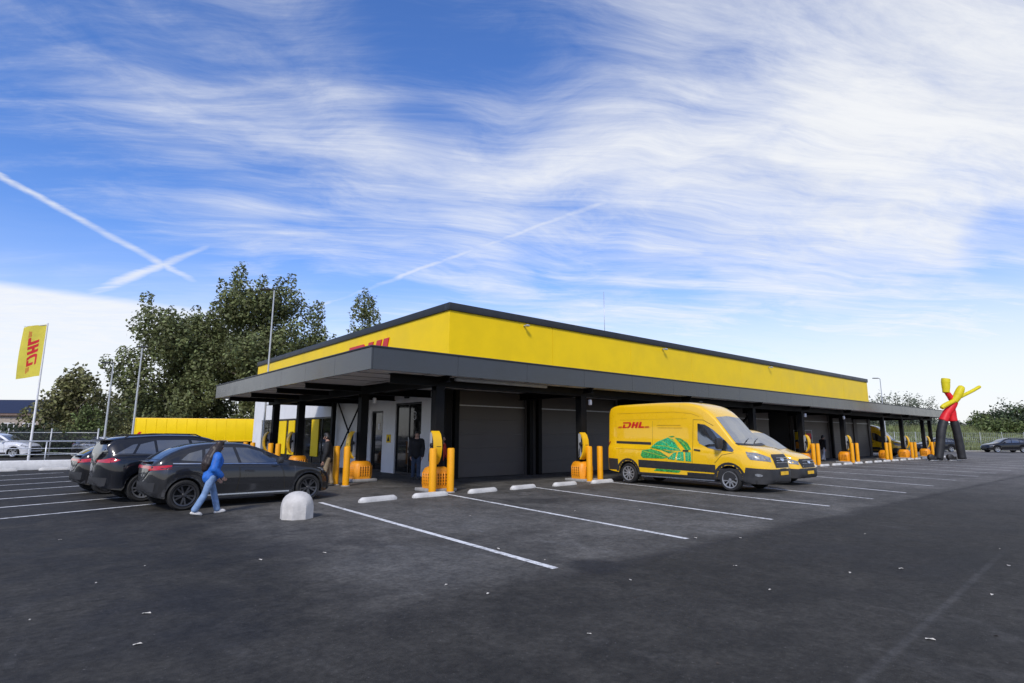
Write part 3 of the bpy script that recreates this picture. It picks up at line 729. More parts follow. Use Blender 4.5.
    P.append(('rear_bumper', 'rear', [[(-.98, .50), (.98, .50), (.98, .80), (-.98, .80)]], 'plastic'))
    s['solids'].append(('wing_mirror', mirror_solid(1.62, 1.03, 1.48, 1.15, True), 'plastic'))
    def mglass(b):
        for sg in (-1, 1): bxm(b, (1.545, sg*1.15, 1.50), (.012, .17, .26), .004)
    s['solids'].append(('mirror_glass', mglass, 'alloy'))
    s['solids'].append(('grille_bar', bars(3.055, -.36, .36, .84, 1.06, 4), 'alloy'))
    def wip(b):
        for y in (-.55, .05): tube(b, [(2.16, y, 1.475), (2.05, y+.3, 1.56), (1.98, y+.62, 1.635)], .011, 6)
    s['solids'].append(('wiper', wip, 'black'))
    def beacon(b): bxm(b, (.35, 0, 2.90), (.1, .1, .05), .02)
    s['solids'].append(('roof_marker', beacon, 'plastic'))
    for sg_ in (-1, 1): s['solids'].append(('sill_bar', lambda b, g=sg_: bxm(b, (-.15, g*.94, .30), (2.9, .05, .05), .015), 'galv'))
    return s

def low_van():
    s = dict(tyre=.345, tw=.22, arch=.41, axles=(-1.62, 1.45), track=.85, spokes=10, rim='steelrim', tuck=.045,
      top=[(-2.60, 1.6), (-2.57, 1.82), (-2.45, 1.93), (-2.0, 1.97), (-.2, 1.99), (.25, 1.96), (.55, 1.88), (1.0, 1.62), (1.55, 1.24), (1.8, 1.16), (2.1, 1.08), (2.35, .98), (2.48, .86), (2.55, .70), (2.57, .58)],
      belt=[(-2.60, 1.10), (0, 1.10), (1.2, 1.04), (1.7, 1.0), (2.1, .92), (2.4, .80), (2.57, .5)],
      bot=[(-2.60, .42), (-2.4, .34), (1.5, .28), (2.2, .24), (2.45, .25), (2.57, .34)],
      wid=[(-2.60, .90), (-2.5, .96), (-2, .99), (1.4, .99), (1.9, .97), (2.2, .91), (2.42, .80), (2.53, .68), (2.57, .56)],
      wtop=[(-2.60, .78), (-2, .82), (0, .82), (.5, .76), (1.0, .78), (1.6, .84), (2.0, .80), (2.3, .70), (2.57, .42)], panels=[], solids=[], split=[('front_bumper', lambda c: c.x > 1.95 and c.z < .50, 'plastic'), ('sill_trim', lambda c: c.z < .40, 'plastic')])
    P = s['panels']
    P.append(('window', 'side', [[(.0, 1.70), (.45, 1.66), (.95, 1.38), (1.35, 1.12), (1.30, 1.08), (.70, 1.12), (.0, 1.18)]], 'carglass'))
    P.append(('windscreen', 'front', [[(-.76, 1.27), (0, 1.24), (.76, 1.27), (.63, 1.82), (0, 1.86), (-.63, 1.82)]], 'screen', .008))
    P.append(('side_moulding', 'side', [[(-1.16, .48), (1.0, .46), (1.0, .62), (-1.16, .64)]], 'plastic', .007))
    for ax in s['axles']: P.append(('wheel_arch_trim', 'side', archband(ax, .345, .414, .49, -4, 184), 'plastic', .011))
    P.append(('front_bumper', 'front', [[(-.92, .18), (.92, .18), (.94, .56), (.6, .60), (-.6, .60), (-.94, .56)]], 'plastic', .010))
    P.append(('front_bumper', 'side', [[(1.88, .18), (2.5, .18), (2.53, .58), (1.92, .62)]], 'plastic', .008))
    P.append(('grille', 'front', [[(-.52, .62), (.52, .62), (.58, .86), (.50, .92), (-.50, .92), (-.58, .86)]], 'plastic', .012))
    P.append(('headlamp', 'front', [[(-.88, .76), (-.62, .72), (-.60, .84), (-.80, .93), (-.88, .92)], [(.88, .76), (.62, .72), (.60, .84), (.80, .93), (.88, .92)]], 'lampclear', .010))
    P.append(('headlamp', 'side', [[(1.95, .95), (2.15, .93), (2.44, .84), (2.42, .75), (2.1, .80)]], 'lampclear', .011))
    P.append(('number_plate', 'front', [[(-.26, .40), (.26, .40), (.26, .51), (-.26, .51)]], 'plate', .03))
    P.append(('emblem', 'front', [ell(0, .80, .11, .05, 16)], 'chrome', .04))
    P.append(('door_gap', 'side', band([(-.08, 1.8), (-.10, .62)], .014), 'seam', .004))
    s['solids'].append(('wing_mirror', mirror_solid(1.02, .98, 1.22, 1.0, True), 'plastic'))
    s['solids'].append(('grille_bar', bars(2.545, -.48, .48, .68, .86, 3), 'alloy'))
    s['logo_left'] = None
    return s

# ------------------------------------------------------------------ ground and painted lines
bm = bmesh.new()
v = [bm.verts.new(p) for p in ((-900, -900, 0), (900, -900, 0), (900, 900, 0), (-900, 900, 0))]; bm.faces.new(v)
structure(finish('ground', bm, M['asphalt'], smooth=0))

def line_strip(bm, a, b, wdt=.115, z=.004):
    a, b = Vector(a), Vector(b); d = (b-a).normalized(); n = Vector((-d.y, d.x))*wdt/2
    vs_ = [bm.verts.new((p.x, p.y, z)) for p in (a-n, b-n, b+n, a+n)]; bm.faces.new(vs_)
bm = bmesh.new()
ends = [(5.38, 5.51), (8.61, 5.65), (11.97, 5.81), (15.40, 6.0), (18.17, 5.91), (20.99, 5.90), (24.75, 6.1), (28.8, 6.3)]
starts = [(5.77, 14.41), (9.46, 14.32), (12.99, 14.25), (16.69, 14.10)]
for k in range(16):
    st = starts[k] if k < 4 else (16.69+3.6*(k-3), 14.15)
    en = ends[k] if k < 8 else (st[0]-2.2, 6.3)
    line_strip(bm, st, en)
for (a, b) in (((-9, 12.45), (2.60, 16.62)), ((-9, 14.75), (2.60, 18.98)), ((-9, 16.8), (2.4, 21.3)), ((-9, 19.3), (2.0, 23.9)), ((-9, 21.6), (1.8, 26.4)), ((-9, 24.2), (1.6, 29.1)), ((-9, 26.9), (1.2, 32.0))):
    line_strip(bm, a, b)
structure(finish('parking_bay_lines', bm, M['paint'], smooth=0))

# ------------------------------------------------------------------ the depot with its canopy
bld = thing('depot_building', 'long low depot with a yellow upper band and a wide anthracite canopy on black columns', 'building', (12.55, 19, 0))
O = Vector((12.55, 19, 0))
def lb(bm, a, b, bevel=0): box2(bm, Vector(a)-O, Vector(b)-O, bevel)
XL, XR, YF, YB = 12.55, 59.5, 19.0, 45.0
# walls: left side facing -X with its openings, right side facing -Y with pillars and doors, the back
bm = bmesh.new()
op = [(20.92, 23.2, 0, 3.12), (24.40, 25.60, 0, 2.83), (30.55, 43.1, 0, 2.70)]
y = YF+.25
for (a, b, z0, z1) in op:
    lb(bm, (XL, y, 0), (XL+.25, a, 4.4)); lb(bm, (XL, a, z1), (XL+.25, b, 4.4)); y = b
lb(bm, (XL, y, 0), (XL+.25, YB, 4.4))
lb(bm, (XL+.25, YB-.25, 0), (XR, YB, 4.4)); lb(bm, (XR-.25, YF+.25, 0), (XR, YB-.25, 4.4))
finish('side_wall', bm, M['wallwhite'], bld, smooth=0)
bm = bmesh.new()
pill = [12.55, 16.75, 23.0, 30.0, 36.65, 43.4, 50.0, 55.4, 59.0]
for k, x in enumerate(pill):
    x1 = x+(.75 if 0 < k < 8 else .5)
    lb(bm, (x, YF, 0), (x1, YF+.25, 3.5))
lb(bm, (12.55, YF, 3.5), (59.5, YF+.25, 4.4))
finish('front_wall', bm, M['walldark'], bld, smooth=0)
for k in range(8):
    a, b = pill[k]+(.75 if k else .5), pill[k+1]
    if k == 4: a, b = a, b-3.6
    bm = bmesh.new(); nrow = 6
    for r_ in range(nrow):
        lb(bm, (a, YF+.10, .02+r_*3.48/nrow), (b, YF+.16, (r_+1)*3.48/nrow+.018), .003)
    d = finish('loading_door', bm, M['shutter'], bld, smooth=0)
    bm = bmesh.new(); lb(bm, (a, YF+.05, 2.90), (b, YF+.098, 2.94)); finish('rail', bm, M['galv'], d, smooth=0)
# black downpipes and steel wall posts
for x in (12.82, 16.82, 17.35, 36.9, 43.5, 50.1):
    bm = bmesh.new(); lb(bm, (x, YF-.22, 0), (x+.2, YF-.02, 3.5)); finish('wall_post', bm, M['steel'], bld, smooth=0)
# open doorway on the right side with a dark room behind
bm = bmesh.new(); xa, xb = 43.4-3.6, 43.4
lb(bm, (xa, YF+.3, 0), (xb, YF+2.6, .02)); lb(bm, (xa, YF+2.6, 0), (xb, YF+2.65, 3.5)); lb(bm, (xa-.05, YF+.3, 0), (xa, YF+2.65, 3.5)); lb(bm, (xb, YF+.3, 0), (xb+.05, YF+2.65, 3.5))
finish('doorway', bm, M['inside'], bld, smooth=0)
# glass doors on the left side
def glazed(a, b, z1, n, name, number=None):
    bm = bmesh.new()
    lb(bm, (XL+.06, a, 0), (XL+.14, a+.07, z1)); lb(bm, (XL+.06, b-.07, 0), (XL+.14, b, z1)); lb(bm, (XL+.06, a+.07, z1-.09), (XL+.14, b-.07, z1)); lb(bm, (XL+.06, a+.07, 0), (XL+.14, b-.07, .09))
    for k in range(1, n):
        yy = a+(b-a)*k/n; lb(bm, (XL+.065, yy-.03, .09), (XL+.135, yy+.03, z1-.09))
    f = finish(name, bm, M['frame'], bld, smooth=0)
    bm = bmesh.new(); lb(bm, (XL+.095, a+.05, .05), (XL+.105, b-.05, z1-.05)); finish('pane', bm, M['darkglass'], f, smooth=0)
    return f
d1 = glazed(20.92, 23.2, 3.12, 2, 'glass_door'); d2 = glazed(24.40, 25.60, 2.83, 1, 'glass_door')
win = glazed(30.55, 43.1, 2.70, 9, 'shop_window')
bm = bmesh.new(); lb(bm, (XL+.02, 21.98, .95), (XL+.05, 22.02, 1.6)); finish('handle', bm, M['galv'], d1, smooth=0)
def glyph(bm, strokes, to3, wdt, n):
    """flat raised strokes of lettering"""
    for ln in strokes:
        for q in band(ln, wdt): prism(bm, [to3(u, v_) for u, v_ in q], n)
three = [[(0, .9), (.25, 1.0), (.5, .88), (.52, .68), (.36, .55), (.2, .54)], [(.36, .55), (.56, .42), (.55, .16), (.3, 0), (0, .1)]]
bm = bmesh.new(); glyph(bm, three, lambda u, v_: Vector((XL+.088, 21.75-u*.42, 2.36+v_*.36))-O, .07, (.006, 0, 0)); finish('door_number', bm, M['white'], d1, smooth=0)
bm = bmesh.new(); lb(bm, (XL+.08, 24.86, 1.95), (XL+.09, 25.02, 2.25)); finish('sticker', bm, M['white'], d2, smooth=0)
bm = bmesh.new(); lb(bm, (XL+.085, 21.0, 1.35), (XL+.092, 21.14, 1.75)); finish('sticker', bm, M['white'], d1, smooth=0)
bm = bmesh.new(); lb(bm, (XL-.02, 23.55, 1.35), (XL-.003, 23.95, 1.72)); sg = finish('wall_sign', bm, M['yellow'], bld, smooth=0)
bm = bmesh.new(); prism(bm, [Vector((XL-.024, yy, z_))-O for yy, z_ in ((23.62, 1.42), (23.88, 1.42), (23.75, 1.66))], (.003, 0, 0)); finish('warning_triangle', bm, M['black'], sg, smooth=0)
bm = bmesh.new(); lb(bm, (XL-.16, 21.95, 3.30), (XL-.003, 22.2, 3.42), .03); finish('door_sensor', bm, M['black'], bld)
# yellow upright panels set in front of the shop window panes
for (a, b) in ((32.4, 33.5), (36.4, 37.5), (38.0, 40.2)):
    bm = bmesh.new(); lb(bm, (XL+.045, a, .45), (XL+.092, b, 2.58), .01); finish('window_panel', bm, M['yellow'], bld, smooth=0)
# thin wall braces
def brace(p, q, r=.04):
    bm = bmesh.new(); cyl(bm, Vector(p)-O, Vector(q)-O, r, seg=8); finish('cross_brace', bm, M['steel'], bld)
brace((12.42, 29.4, 3.45), (12.42, 26.3, .2)); brace((12.36, 26.3, 3.45), (12.36, 29.4, .2))
for a, b in ((30.6, 36.7),):
    bm = bmesh.new()
    for (p, q) in (((a, YF-.30, 3.4), (b, YF-.30, .2)), ((b, YF-.42, 3.4), (a, YF-.42, .2))):
        cyl(bm, Vector(p)-O, Vector(q)-O, .085, seg=8)
    finish('cross_brace', bm, M['steel'], bld)
for y_ in (29.5, 26.15):
    bm = bmesh.new(); lb(bm, (12.2, y_, 0), (12.4, y_+.22, 3.5)); finish('wall_post', bm, M['steel'], bld, smooth=0)
# yellow upper band, in panels with fine joints
band_z0, band_z1, top_z = 4.4, 6.78, 7.10
k = 0
xx = XL
while xx < XR-.1:
    w_ = min(5.87, XR-xx); bm = bmesh.new(); lb(bm, (xx+(.0 if k == 0 else .010), YF-.06, band_z0), (xx+w_-.010, YF+.10, band_z1)); finish('yellow_panel', bm, M['yellow'], bld, smooth=0); xx += w_; k += 1
yy = YF+.10
while yy < YB-.1:
    w_ = min(5.18, YB-yy); bm = bmesh.new(); lb(bm, (XL-.0, yy+.006, band_z0), (XL+.16, yy+w_-.006, band_z1)); finish('yellow_panel', bm, M['yellow'], bld, smooth=0); yy += w_
bm = bmesh.new(); lb(bm, (XL+.1, YF+.1, 4.4), (XR-.02, YB-.02, 6.7)); finish('roof', bm, M['coping'], bld, smooth=0)
bm = bmesh.new()
lb(bm, (XL-.07, YF-.13, band_z1), (XR+.07, YF+.22, top_z), .015); lb(bm, (XL-.07, YF+.22, band_z1), (XL+.28, YB+.07, top_z), .015); lb(bm, (XL+.28, YB-.2, band_z1), (XR+.07, YB+.07, top_z), .015); lb(bm, (XR-.25, YF+.22, band_z1), (XR+.07, YB-.2, top_z), .015)
finish('coping', bm, M['coping'], bld, smooth=30)
bm = bmesh.new(); cyl(bm, Vector((24.6, 21, 6.7))-O, Vector((24.6, 21, 10.0))-O, .016, seg=6); finish('antenna', bm, M['galv'], bld)
for x in (16.6, 27.2, 40):
    bm = bmesh.new(); bxm(bm, Vector((x, YF-.30, 6.62))-O, (.17, .15, .09), .02); lb(bm, (x-.03, YF-.21, 6.60), (x+.03, YF-.06, 6.66)); finish('floodlight', bm, M['postgrey'], bld)
# red courier letters on the left half of the yellow band (their feet hidden behind the canopy)
bm = bmesh.new()
for q in dhl(0, 0, 1.28, lines=False, sx=1.25):
    prism(bm, [Vector((XL-.045, 28.75-u, 5.02+v_))-O for u, v_ in q], (.04, 0, 0))
finish('logo', bm, M['red'], bld, smooth=0)

# canopy
cx0, cx1, cy0, cy1, cz0, cz1 = 6.94, 64.2, 14.33, 31.87, 3.50, 4.17
bm = bmesh.new(); lb(bm, (cx0+.05, cy0+.05, 3.53), (cx1-.05, YF-.14, 3.74)); lb(bm, (cx0+.05, YF-.14, 3.53), (XL-.08, cy1-.05, 3.74)); lb(bm, (XR+.08, YF-.14, 3.53), (cx1-.05, 27, 3.74))
can = finish('canopy', bm, M['soffit'], bld, smooth=0)
bm = bmesh.new()
for x in range(9, 64, 2): lb(bm, (x-.012, cy0+.08, 3.522), (x+.012, YF-.14, 3.53))
for y_ in np.arange(15.5, 19, 1.2): lb(bm, (cx0+.08, y_-.012, 3.519), (cx1-.1, y_+.012, 3.528))
for y_ in np.arange(20, 31.5, 1.2): lb(bm, (cx0+.08, y_-.012, 3.522), (XL-.1, y_+.012, 3.53))
finish('soffit_joint', bm, M['coping'], can, smooth=0)
bm = bmesh.new(); lb(bm, (cx0+.06, cy0+.06, 3.74), (cx1-.06, YF-.14, 4.08)); lb(bm, (cx0+.06, YF-.14, 3.74), (XL-.08, cy1-.06, 4.08)); lb(bm, (XR+.08, YF-.14, 3.74), (cx1-.06, 27, 4.08)); finish('roof_deck', bm, M['coping'], can, smooth=0)
def fascia(a, b, nrm, n):
    a, b = Vector(a), Vector(b); d = (b-a)/n
    for i in range(n):
        bm = bmesh.new(); p, q = a+d*i+d.normalized()*.004, a+d*(i+1)-d.normalized()*.004
        lo = Vector((min(p.x, q.x), min(p.y, q.y), cz0)); hi = Vector((max(p.x, q.x), max(p.y, q.y), cz1-.05))
        nn = Vector(nrm)*.05
        for ax in range(2):
            if nn[ax] > 0: hi[ax] += nn[ax]
            if nn[ax] < 0: lo[ax] += nn[ax]
        lb(bm, lo, hi, .004); finish('fascia_panel', bm, M['fascia'], can, smooth=0)
fascia((cx0+.05, cy0+.05, 0), (cx1-.05, cy0+.05, 0), (0, -1, 0), 20)
fascia((cx0+.05, cy0, 0), (cx0+.05, cy1, 0), (-1, 0, 0), 7)
fascia((cx0+.05, cy1-.05, 0), (XL-.08, cy1-.05, 0), (0, 1, 0), 2)
fascia((cx1-.05, cy0, 0), (cx1-.05, 27, 0), (1, 0, 0), 5)
bm = bmesh.new()
lb(bm, (cx0-.03, cy0-.03, cz1-.05), (cx1+.03, cy0+.14, cz1), .008); lb(bm, (cx0-.03, cy0+.14, cz1-.05), (cx0+.14, cy1+.03, cz1), .008)
lb(bm, (cx0+.14, cy1-.14, cz1-.05), (XL-.08, cy1+.03, cz1), .008); lb(bm, (cx1-.14, cy0+.14, cz1-.05), (cx1+.03, 27, cz1), .008)
finish('coping', bm, M['coping'], can, smooth=30)
YC = 15.2; XC = 9.5
colX = [9.7, 16.3, 23.0, 29.8, 35.8, 42.3, 50.1, 54.6, 60.4]
colY = [20.1, 26.7, 30.3]
def hbeam(bm, a, b, hgt=.30, wdt=.24, top=3.53):
    """I-profile: two flanges and a web along X or Y"""
    a, b = Vector(a), Vector(b); alongx = abs(b.x-a.x) > abs(b.y-a.y)
    def piece(w_, z0, z1):
        if alongx: lb(bm, (a.x, a.y-w_/2, z0), (b.x, a.y+w_/2, z1))
        else: lb(bm, (a.x-w_/2, a.y, z0), (a.x+w_/2, b.y, z1))
    piece(wdt, top-.03, top); piece(.03, top-hgt+.03, top-.03); piece(wdt, top-hgt, top-hgt+.03)
bm = bmesh.new(); hbeam(bm, (8.0, YC, 0), (63.6, YC, 0)); finish('beam', bm, M['steel'], can, smooth=0)
bm = bmesh.new(); hbeam(bm, (XC, YC+.14, 0), (XC, 31.6, 0)); finish('beam', bm, M['steel'], can, smooth=0)
for x in colX:
    bm = bmesh.new(); hbeam(bm, (x, cy0+.25, 0), (x, YC-.14, 0), .20, .18); hbeam(bm, (x, YC+.14, 0), (x, YF-.14 if x < 59 else 26, 0), .30, .2); finish('beam', bm, M['steel'], can, smooth=0)
for y_ in colY+[23.2]:
    bm = bmesh.new(); hbeam(bm, (cx0+.3, y_, 0), (XC-.14, y_, 0), .20, .18); hbeam(bm, (XC+.14, y_, 0), (XL-.08, y_, 0), .30, .2); finish('beam', bm, M['steel'], can, smooth=0)
def hcol(x, y, wdt=.30):
    bm = bmesh.new()
    lb(bm, (x-wdt/2, y-wdt/2, 0), (x+wdt/2, y-wdt/2+.03, 3.23)); lb(bm, (x-wdt/2, y+wdt/2-.03, 0), (x+wdt/2, y+wdt/2, 3.23)); lb(bm, (x-.02, y-wdt/2+.03, 0), (x+.02, y+wdt/2-.03, 3.23))
    lb(bm, (x-wdt/2+.004, y-wdt/2+.034, .3), (x-.024, y+wdt/2-.034, 3.1))
    finish('column', bm, M['steel'], can, smooth=0)
for x in colX: hcol(x, YC, .30 if x < 50 else .26)
for y_ in colY: hcol(XC, y_, .30)
hcol(62.6, YC, .26); hcol(62.6, 24, .26)
bm = bmesh.new(); lb(bm, (12.2, 18.55, 0), (12.5, 18.95, 3.5)); finish('column', bm, M['steel'], can, smooth=0)
# long tube lamps under the canopy (unlit), small cameras
for (x, y_) in ((12.1, 14.85), (16.9, 16.4), (23.5, 16.4), (30.2, 16.4), (36.2, 16.4), (43, 16.4), (50, 16.4)):
    bm = bmesh.new(); lb(bm, (x-2.0, y_-.07, 3.40), (x+2.0, y_+.07, 3.53), .03); finish('tube_lamp', bm, M['chgbody'], can)
for y_ in (21.5, 25.0):
    bm = bmesh.new(); lb(bm, (10.9, y_-.9, 3.42), (11.05, y_+.9, 3.53), .03); finish('tube_lamp', bm, M['chgbody'], can)
for (x, y_) in ((9.9, 20.0), (16.6, 15.0), (35.8, 14.9), (41.8, 14.9)):
    bm = bmesh.new(); bxm(bm, Vector((x, y_, 3.0))-O, (.12, .12, .22), .03); finish('camera_housing', bm, M['white'], can)

# ------------------------------------------------------------------ charging posts, guards, bollards, wheel stops
def make_charger(label):
    """wall-hung charger facing -y: grey casing, yellow curved front shell, dark socket and cable"""
    t = thing('charging_station', label, 'charger', (0, 0, 0), 0, 'charging stations hung on the canopy columns')
    bm = bmesh.new(); bxm(bm, (0, -.07, 1.34), (.26, .14, .90), .02); finish('casing', bm, M['chgbody'], t)
    bm = bmesh.new(); prof = [(-.10, .82), (-.20, .92), (-.28, 1.10), (-.31, 1.32), (-.29, 1.55), (-.22, 1.74), (-.12, 1.83), (-.08, 1.83), (-.17, 1.70), (-.235, 1.53), (-.255, 1.32), (-.23, 1.12), (-.16, .96), (-.07, .85)]
    A = [bm.verts.new((-.14, y_, z_)) for y_, z_ in prof]; B = [bm.verts.new((.14, y_, z_)) for y_, z_ in prof]; n = len(prof)
    for i in range(n):
        j = (i+1) % n; bm.faces.new((A[i], A[j], B[j], B[i]))
    for i in range(n//2-0):
        j, a_, b_ = i+1, n-1-i, n-2-i
        if i < n//2-1:
            bm.faces.new((A[i], A[a_], A[b_], A[j])); bm.faces.new((B[i], B[j], B[b_], B[a_]))
    bmesh.ops.recalc_face_normals(bm, faces=bm.faces[:]); finish('front_shell', bm, M['chgyellow'], t)
    bm = bmesh.new(); bxm(bm, (0, -.17, 1.40), (.24, .11, .62), .02); finish('inner_panel', bm, M['plastic'], t)
    bm = bmesh.new(); cyl(bm, (-.12, -.16, 1.40), (-.175, -.16, 1.40), .065, seg=18); cyl(bm, (.12, -.16, 1.40), (.175, -.16, 1.40), .065, seg=18); finish('socket', bm, M['black'], t)
    bm = bmesh.new(); tube(bm, [(-.17, -.16, 1.36), (-.22, -.14, 1.15), (-.19, -.10, .95), (-.10, -.08, .82)], .016, 6); finish('cable', bm, M['black'], t)
    bm = bmesh.new(); bxm(bm, (.02, -.312, 1.36), (.16, .006, .014), 0); finish('lock', bm, M['black'], t)
    return t
def make_guard(label):
    t = thing('column_guard', label, 'crash guard', (0, 0, 0), 0, 'orange guards round the column feet')
    bm = bmesh.new(); wd = .68
    prof = [(wd/2, .10), (wd/2+.01, .16), (wd/2, .60), (wd/2-.05, .70), (wd/2-.12, .74)]
    def sq(h, z, c=.12): return [bm.verts.new((x_, y_, z)) for x_, y_ in ((h, -h+c), (h, h-c), (h-c, h), (-h+c, h), (-h, h-c), (-h, -h+c), (-h+c, -h), (h-c, -h))]
    skinrings(bm, [sq(h, z, .12*(h/(wd/2))) for h, z in prof])
    for s_ in (-1, 1):
        for c_ in np.linspace(-.19, .19, 5):
            bxm(bm, (s_*(wd/2+.01), c_, .38), (.05, .045, .38), .01, seg=1); bxm(bm, (c_, s_*(wd/2+.01), .38), (.045, .05, .38), .01, seg=1)
    bmesh.ops.recalc_face_normals(bm, faces=bm.faces[:]); finish('shell', bm, M['orange'], t)
    bm = bmesh.new(); bxm(bm, (0, 0, .05), (.94, .94, .10), .02); finish('plinth', bm, M['kerbgrey'], t)
    bm = bmesh.new()
    for s_ in (-1, 1):
        for c_ in np.linspace(-.1425, .1425, 4):
            for z_ in (.24, .33, .42, .51): bxm(bm, (s_*(wd/2+.012), c_, z_), (.012, .03, .045), 0); bxm(bm, (c_, s_*(wd/2+.012), z_), (.03, .012, .045), 0)
    finish('slot', bm, M['seam'], t, smooth=0)
    return t
def make_bollard(label):
    t = thing('bollard', label, 'bollard', (0, 0, 0), 0, 'yellow orange steel bollards in front of the charging stations')
    bm = bmesh.new(); lathe(bm, [(.001, 0), (.112, 0), (.112, 1.27), (.106, 1.30), (.085, 1.315), (.001, 1.318)], 20); finish('post', bm, M['bollard'], t)
    bm = bmesh.new(); lathe(bm, [(.001, 0), (.15, 0), (.15, .012), (.118, .03), (.001, .03)], 16); finish('collar', bm, M['kerbgrey'], t)
    return t
A0 = 'on the canopy corner column nearest the open bays'
CH = [  # column x, y, facing, words
    (9.7, YC, 0, 'on the corner column left of the empty dark wall bays', [(9.20, 14.60), (9.83, 14.59)]),
    (16.3, YC, 0, 'on the column just left of the big delivery van', [(16.15, 14.68), (16.75, 14.68)]),
    (35.8, YC, 0, 'on the column right of the low van behind its nose', [(35.8, 14.60), (36.45, 14.60)]),
    (42.3, YC, 0, 'on the column right of the person in pale trousers', [(42.0, 14.65), (42.9, 14.65)]),
    (50.1, YC, 0, 'on the column where the dark wall ends at the right', [(48.7, 14.65), (49.5, 14.65)]),
    (54.6, YC, 0, 'on the column right of the far yellow van', [(54.7, 14.65), (55.6, 14.65)]),
    (60.4, YC, 0, 'on the last column before the inflatable tube figure', [(60.4, 14.65), (61.5, 14.65)]),
    (XC, 20.1, -PI/2, 'on the column beside the dark glass doors', [(8.10, 19.05), (8.20, 18.42)]),
    (XC, 26.7, -PI/2, 'on the column in front of the shop window', [(8.10, 26.2), (8.10, 25.2)]),
    (XC, 30.3, -PI/2, 'on the farthest left column next to the slim lamp post', [(8.10, 30.1), (8.10, 28.9)]),
]
chg = grd = bol = None
for (x, y_, rz, words, bs) in CH:
    off = Vector((-.24 if x < 20 else -.05, -.16, 0)) if rz == 0 else Vector((-.16, .22, 0))
    l1 = 'charger with curved yellow front '+words
    l2 = 'orange guard round the foot of '+words[3:]
    loc = Vector((x, y_, 0))+off
    if chg is None: chg = make_charger(l1); chg.location = loc; chg.rotation_euler = (0, 0, rz)
    else: dup(chg, loc, rz, l1)
    if grd is None: grd = make_guard(l2); grd.location = (x, y_, 0)
    else: dup(grd, (x, y_, 0), 0, l2)
    for (bx_, by_), side in zip(bs, ('left', 'right')):
        l3 = side+' bollard before the charger '+words
        if bol is None: bol = make_bollard(l3); bol.location = (bx_, by_, 0)
        else: dup(bol, (bx_, by_, 0), 0, l3)
def stop_mesh():
    bm = bmesh.new(); L, n = 1.16, 12; rs = []
    for i in range(n+1):
        t_ = i/n; x = (t_-.5)*L; k = 1-max(0, (abs(t_-.5)-.44)/.06)**2*.45
        hh, wb, wt_ = .125*k, .085*k, .055*k
        rs.append([bm.verts.new((x, yy_, z_)) for yy_, z_ in ((-wb, 0), (-wb, hh*.45), (-wt_, hh*.92), (0, hh), (wt_, hh*.92), (wb, hh*.45), (wb, 0))])
    skinrings(bm, rs); bmesh.ops.recalc_face_normals(bm, faces=bm.faces[:])
    return bm
ws0 = None
near = [(7.08, 13.84, .16, 'white concrete wheel stop right of the first bay line, nearest the dome'), (8.72, 13.92, .05, 'white concrete wheel stop at the foot of the corner charger bollards'),
        (10.62, 14.0, .12, 'white concrete wheel stop just right of the corner bollard'), (12.38, 14.15, .12, 'white concrete wheel stop left of the second empty bay line end'),
        (14.35, 14.2, .04, 'white concrete wheel stop in the empty bay before the van'), (16.25, 14.15, .0, 'white concrete wheel stop under the bollards left of the big van'),
        (18.1, 14.15, .0, 'white concrete wheel stop behind the rear wheel of the big van')]
for k, (x, y_, rz, lab) in enumerate(near+[(19.95+1.795*i, 14.15, random.uniform(-.03, .03), 'small white wheel stop in the row between the vans and the inflatable figure') for i in range(25)]):
    if ws0 is None:
        ws0 = finish('wheel_stop', stop_mesh(), M['stopc'], None, 50); tag(ws0, lab, 'wheel stop', 'white wheel stops along the bays'); o = ws0
        o.location = (x, y_, 0); o.rotation_euler = (0, 0, rz)
    else:
        dup(ws0, (x, y_, 0), rz, lab)
# concrete dome
bm = bmesh.new(); rs = []
for r_, z_, e in ((.330, 0, 1), (.330, .24, 1), (.318, .31, .6), (.285, .39, .2), (.235, .455, 0), (.165, .505, 0), (.09, .53, 0), (.03, .538, 0)):
    ri = []
    for i in range(32):
        a = 2*PI*i/32; oct_ = math.cos(PI/8)/math.cos((a % (PI/4))-PI/8)
        k = r_*(1+(oct_-1)*e); ri.append(bm.verts.new((k*math.cos(a+.2), k*math.sin(a+.2), z_)))
    rs.append(ri)
skinrings(bm, rs); bmesh.ops.recalc_face_normals(bm, faces=bm.faces[:])
dm = finish('concrete_bollard', bm, M['concrete'], None, 35, (4.345, 12.065, 0)); tag(dm, 'squat pale concrete bollard with a domed top on the asphalt', 'bollard')

# ------------------------------------------------------------------ vehicles
paint_grey = mat('graphite car paint', (.020, .0205, .022), .30, metal=.15, spec=.15, var=.03, coat=1.0, scale=3)
paint_black = mat('black blue car paint', (.005, .006, .009), .30, spec=.15, var=.03, coat=1.0, scale=3)
paint_black2 = mat('black car paint', (.004, .004, .005), .30, spec=.15, var=.03, coat=1.0, scale=3)
paint_white = mat('white car paint', (.62, .63, .65), .25, var=.03, coat=.8)
paint_silver = mat('silver car paint', (.33, .35, .38), .25, metal=.6, var=.03, coat=.8)
paint_plum = mat('dark plum car paint', (.04, .03, .06), .25, var=.03, coat=.8)
hv, lv, fb, sv = high_van(), low_van(), fastback(), suv()
van1 = vehicle('delivery_van', 'tall yellow delivery van with green leaf print parked nose out half under the canopy', 'van', (17.93, 11.32, 0), -PI/2, hv, M['vanyellow'])
vehicle('delivery_van', 'lower yellow van parked behind the tall leaf-printed van', 'van', (21.48, 11.50, 0), -PI/2, lv, M['vanyellow'])
dup(van1, (61.4, 20.0, 0), -PI/2, 'distant yellow van beyond the far canopy columns')
